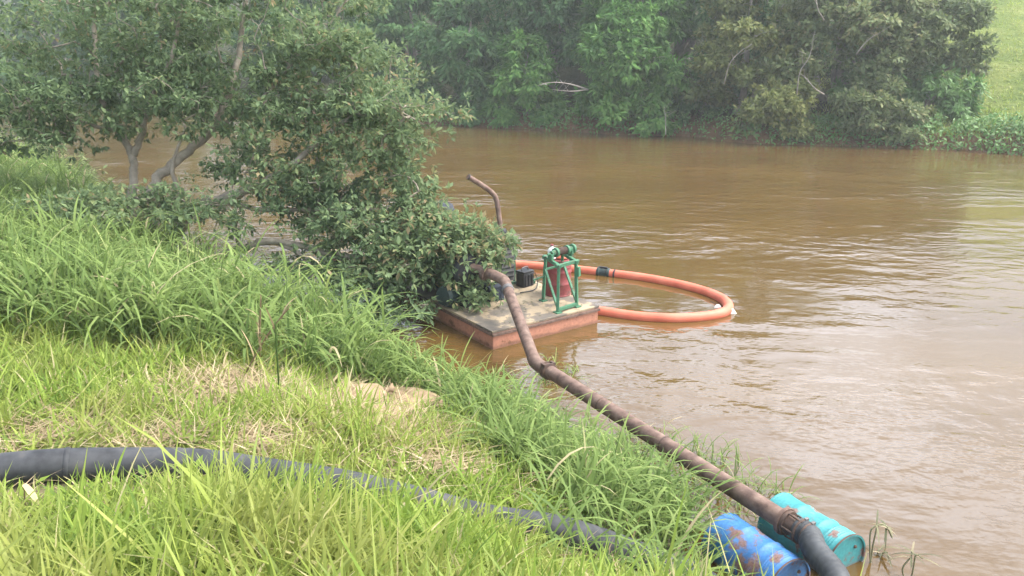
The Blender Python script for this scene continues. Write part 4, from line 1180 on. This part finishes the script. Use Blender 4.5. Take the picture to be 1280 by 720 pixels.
# ------------------------------------------------------------------ small things on the bank and in the water
def sack(label, c, dim, rz, seed):
    e = empty('sand_sack', c, label, 'sack', 'sand sacks half hidden at the bank')
    nu, nv = 20, 12; V = []; r_ = np.random.default_rng(seed); ph = r_.uniform(0, 6, 4)
    mr_ = Matrix.Rotation(rz, 3, 'Z')
    for j in range(nv + 1):
        b_ = -math.pi / 2 + math.pi * j / nv
        for i in range(nu):
            a_ = 2 * math.pi * i / nu
            sx_ = math.copysign(abs(math.cos(a_)) ** .7, math.cos(a_)); sy_ = math.copysign(abs(math.sin(a_)) ** .8, math.sin(a_))
            cb_ = abs(math.cos(b_)) ** .6
            wv = 1 + .07 * math.sin(3 * a_ + ph[0]) + .05 * math.sin(5 * a_ + 4 * b_ + ph[1])
            V.append(Vector(c) + mr_ @ Vector((dim[0] * sx_ * cb_ * wv, dim[1] * sy_ * cb_ * wv, dim[2] * (math.sin(b_) * .9 + .75 + .12 * math.sin(a_ * 2 + ph[2])))))
    Q = [(j * nu + i, j * nu + (i + 1) % nu, (j + 1) * nu + (i + 1) % nu, (j + 1) * nu + i) for j in range(nv) for i in range(nu)]
    mb = MB(); mb.add(V, Q); b_ = mb.build('filled_bag', M['sack'], e, smooth=True)
    mb = MB(); tp_ = Vector(c) + mr_ @ Vector((dim[0] * .98, 0, dim[2] * .8))
    mb.lathe([(0, .05), (.03, .03), (.05, .035), (.11, .07)], tp_, tp_ + mr_ @ Vector((1, 0, .2)), 10); mb.build('tied_neck', M['sack'], e, smooth=True)
for k, (x, y, dm_, rz, lab) in enumerate(((446, 504, (.36, .22, .11), .4, 'tan sand sack leaning at the left of the sacks by the tall grass'), (506, 508, (.44, .24, .125), -.4, 'tan sand sack showing most clearly, right of the others by the tall grass'), (470, 526, (.34, .22, .08), .1, 'flattened tan sand sack in front of the other two'))):
    g = G(x, y); g.z = float(near_h(g.x, g.y)); sack(lab, g, dm_, rz, k + 3)

st = Stuff()
X, Y = scatter(60000, -6, 5, 5, 17)
s_ = sdist(NEAR, X, Y, True)
k = (s_ < -.12) & (s_ > -1.6) & (rng.random(len(X)) < .10 * np.exp(s_ * 1.6)) & (wob(X, Y, 2.3, 1.0) > -.1)
X, Y = X[k], Y[k]; N = len(X)
d = runit(N); d[:, 2] = 0.02
L = rng.uniform(.03, .16, N)
st.add(*leaflets(np.stack([X, Y, np.full(N, .006)], -1), d, runit(N) * .1 + np.array([0, 0, 1.0]), L, np.minimum(L * .4, rng.uniform(.008, .03, N)), rng.random(N)))
tag(st.build('floating_debris', M['wilt']), 'bits of dead grass and leaves floating along the near bank', 'debris', kind='stuff')

def sprig(label, px, py, parts, seed):
    c = P(px, py, 0)
    e = empty('water_weed', c, label, 'weed', 'wilted stems standing out of the water')
    for pts in parts:
        w3 = [c + Vector(q) for q in pts]
        mb = MB(); mb.tube(bez(w3, 5), [.009] * (5 * (len(pts) - 1)) + [.004], 5); mb.build('stem', M['weed_stem'], e, smooth=True)
    st = Stuff(); N = 9
    src = np.array([c + Vector(parts[i % len(parts)][-1 if i % 2 else -2]) for i in range(N)])
    st.add(*blades(src, rng.uniform(.14, .32, N), rng.uniform(.015, .026, N), rng.uniform(0, 6.28, N), rng.uniform(.8, 1.6, N), rng.uniform(.4, 1.4, N), rng.random(N), 4))
    st.build('leaf_blades', M['wilt'], e, c)
sprig('bent wilted grass stem standing in the water right of the teal drum', 1089, 704, [[(0, 0, -.15), (.0, .02, .12), (.01, .03, .30), (.04, .05, .42), (.14, .08, .38), (.22, .08, .24)], [(.01, 0, -.1), (-.03, .02, .18), (-.04, .03, .36), (.02, .05, .42)]], 1)
sprig('short wilted grass tuft in the water nearest the bottom edge', 1139, 722, [[(0, 0, -.12), (.01, .01, .10), (.02, .02, .25), (.10, .03, .20)], [(-.02, 0, -.1), (-.09, .02, .08), (-.02, .03, .22)]], 2)
sprig('tiny wilted leaf floating between the two weeds in the water', 1100, 694, [[(0, 0, -.08), (.02, 0, .02), (.07, -.02, .05)], [(0, 0, -.05), (-.02, .02, .03), (.02, .04, .05)]], 3)
g = G(50, 664); g.z = float(near_h(g.x, g.y)) + .30
dl = empty('dead_leaf', g, 'dry tan leaf hanging in the grass at the lower left corner', 'leaf')
st = Stuff(); st.add(*blades(np.array([g + Vector((-.04, 0, .05))]), np.array([.17]), np.array([.05]), np.array([-.4]), np.array([2.2]), np.array([.5]), np.array([.75]), 5)); st.build('blade', M['straw'], dl, g)
mb = MB(); mb.tube([g + Vector((-.05, 0, -.32)), g + Vector((-.06, 0, -.1)), g + Vector((-.04, 0, .06))], .004, 5); mb.build('stalk', M['straw'], dl, smooth=True)

# tall dry stalks that rise out of the grass
for k, (x, y, hgt, lean_, lab) in enumerate(((350, 500, .95, .05, 'tall upright green spike of grass rising beside the straw patch'), (325, 470, 1.1, .12, 'tall dry stalk standing in the cane grass left of the straw patch'), (300, 480, 1.0, .7, 'dry stalk leaning far to the right over the straw patch'))):
    g = G(x, y); g.z = float(near_h(g.x, g.y))
    e = empty('grass_stalk', g, lab, 'stalk')
    tpv = g + Vector((hgt * lean_, -.05, hgt))
    mb = MB(); mb.tube(bez([g, g.lerp(tpv, .5) + Vector((0, 0, .06)), tpv], 6), [.011] * 12 + [.004], 6); mb.build('stem', M['straw' if k else 'tall'], e, smooth=True)
    st = Stuff(); N = 5
    src = np.array([g.lerp(tpv, .3 + .13 * i) for i in range(N)])
    st.add(*blades(src, rng.uniform(.25, .5, N), rng.uniform(.02, .035, N), rng.uniform(0, 6.28, N), rng.uniform(.1, .4, N), rng.uniform(.2, 1.6, N), np.full(N, .4), 5)); st.build('leaf_blades', M['straw' if k else 'tall'], e, g)

# ------------------------------------------------------------------ haze: one closed box of even air
zs = [ (o.matrix_world @ Vector(c_)).z for o in scene.objects if o.type == 'MESH' for c_ in o.bound_box]
bpy.context.view_layer.update()
zs = [ (o.matrix_world @ Vector(c_)).z for o in scene.objects if o.type == 'MESH' for c_ in o.bound_box]
z0, z1 = min(zs) - 1.0, max(max(zs), CAM_H) + 1.0
m = bpy.data.materials.new('hazy_air'); m.use_nodes = True
n, l = m.node_tree.nodes, m.node_tree.links
n.clear()
ou = n.new('ShaderNodeOutputMaterial'); vo = n.new('ShaderNodeVolumePrincipled')
vo.inputs['Color'].default_value = (.90, .97, .97, 1)
vo.inputs['Density'].default_value = .0010
vo.inputs['Anisotropy'].default_value = .2
l.new(vo.outputs[0], ou.inputs['Volume'])
mb = MB(); mb.box((0, 105, (z0 + z1) / 2), (560, 340, z1 - z0))
hz = mb.build('haze', m); tag(hz, kind='stuff')
scene.cycles.volume_bounces = 1
scene.cycles.max_bounces = 8
print('haze z', z0, z1, 'objects', len(scene.objects))

print('tris', sum(len(me.loops) - 2 * len(me.polygons) for me in bpy.data.meshes))
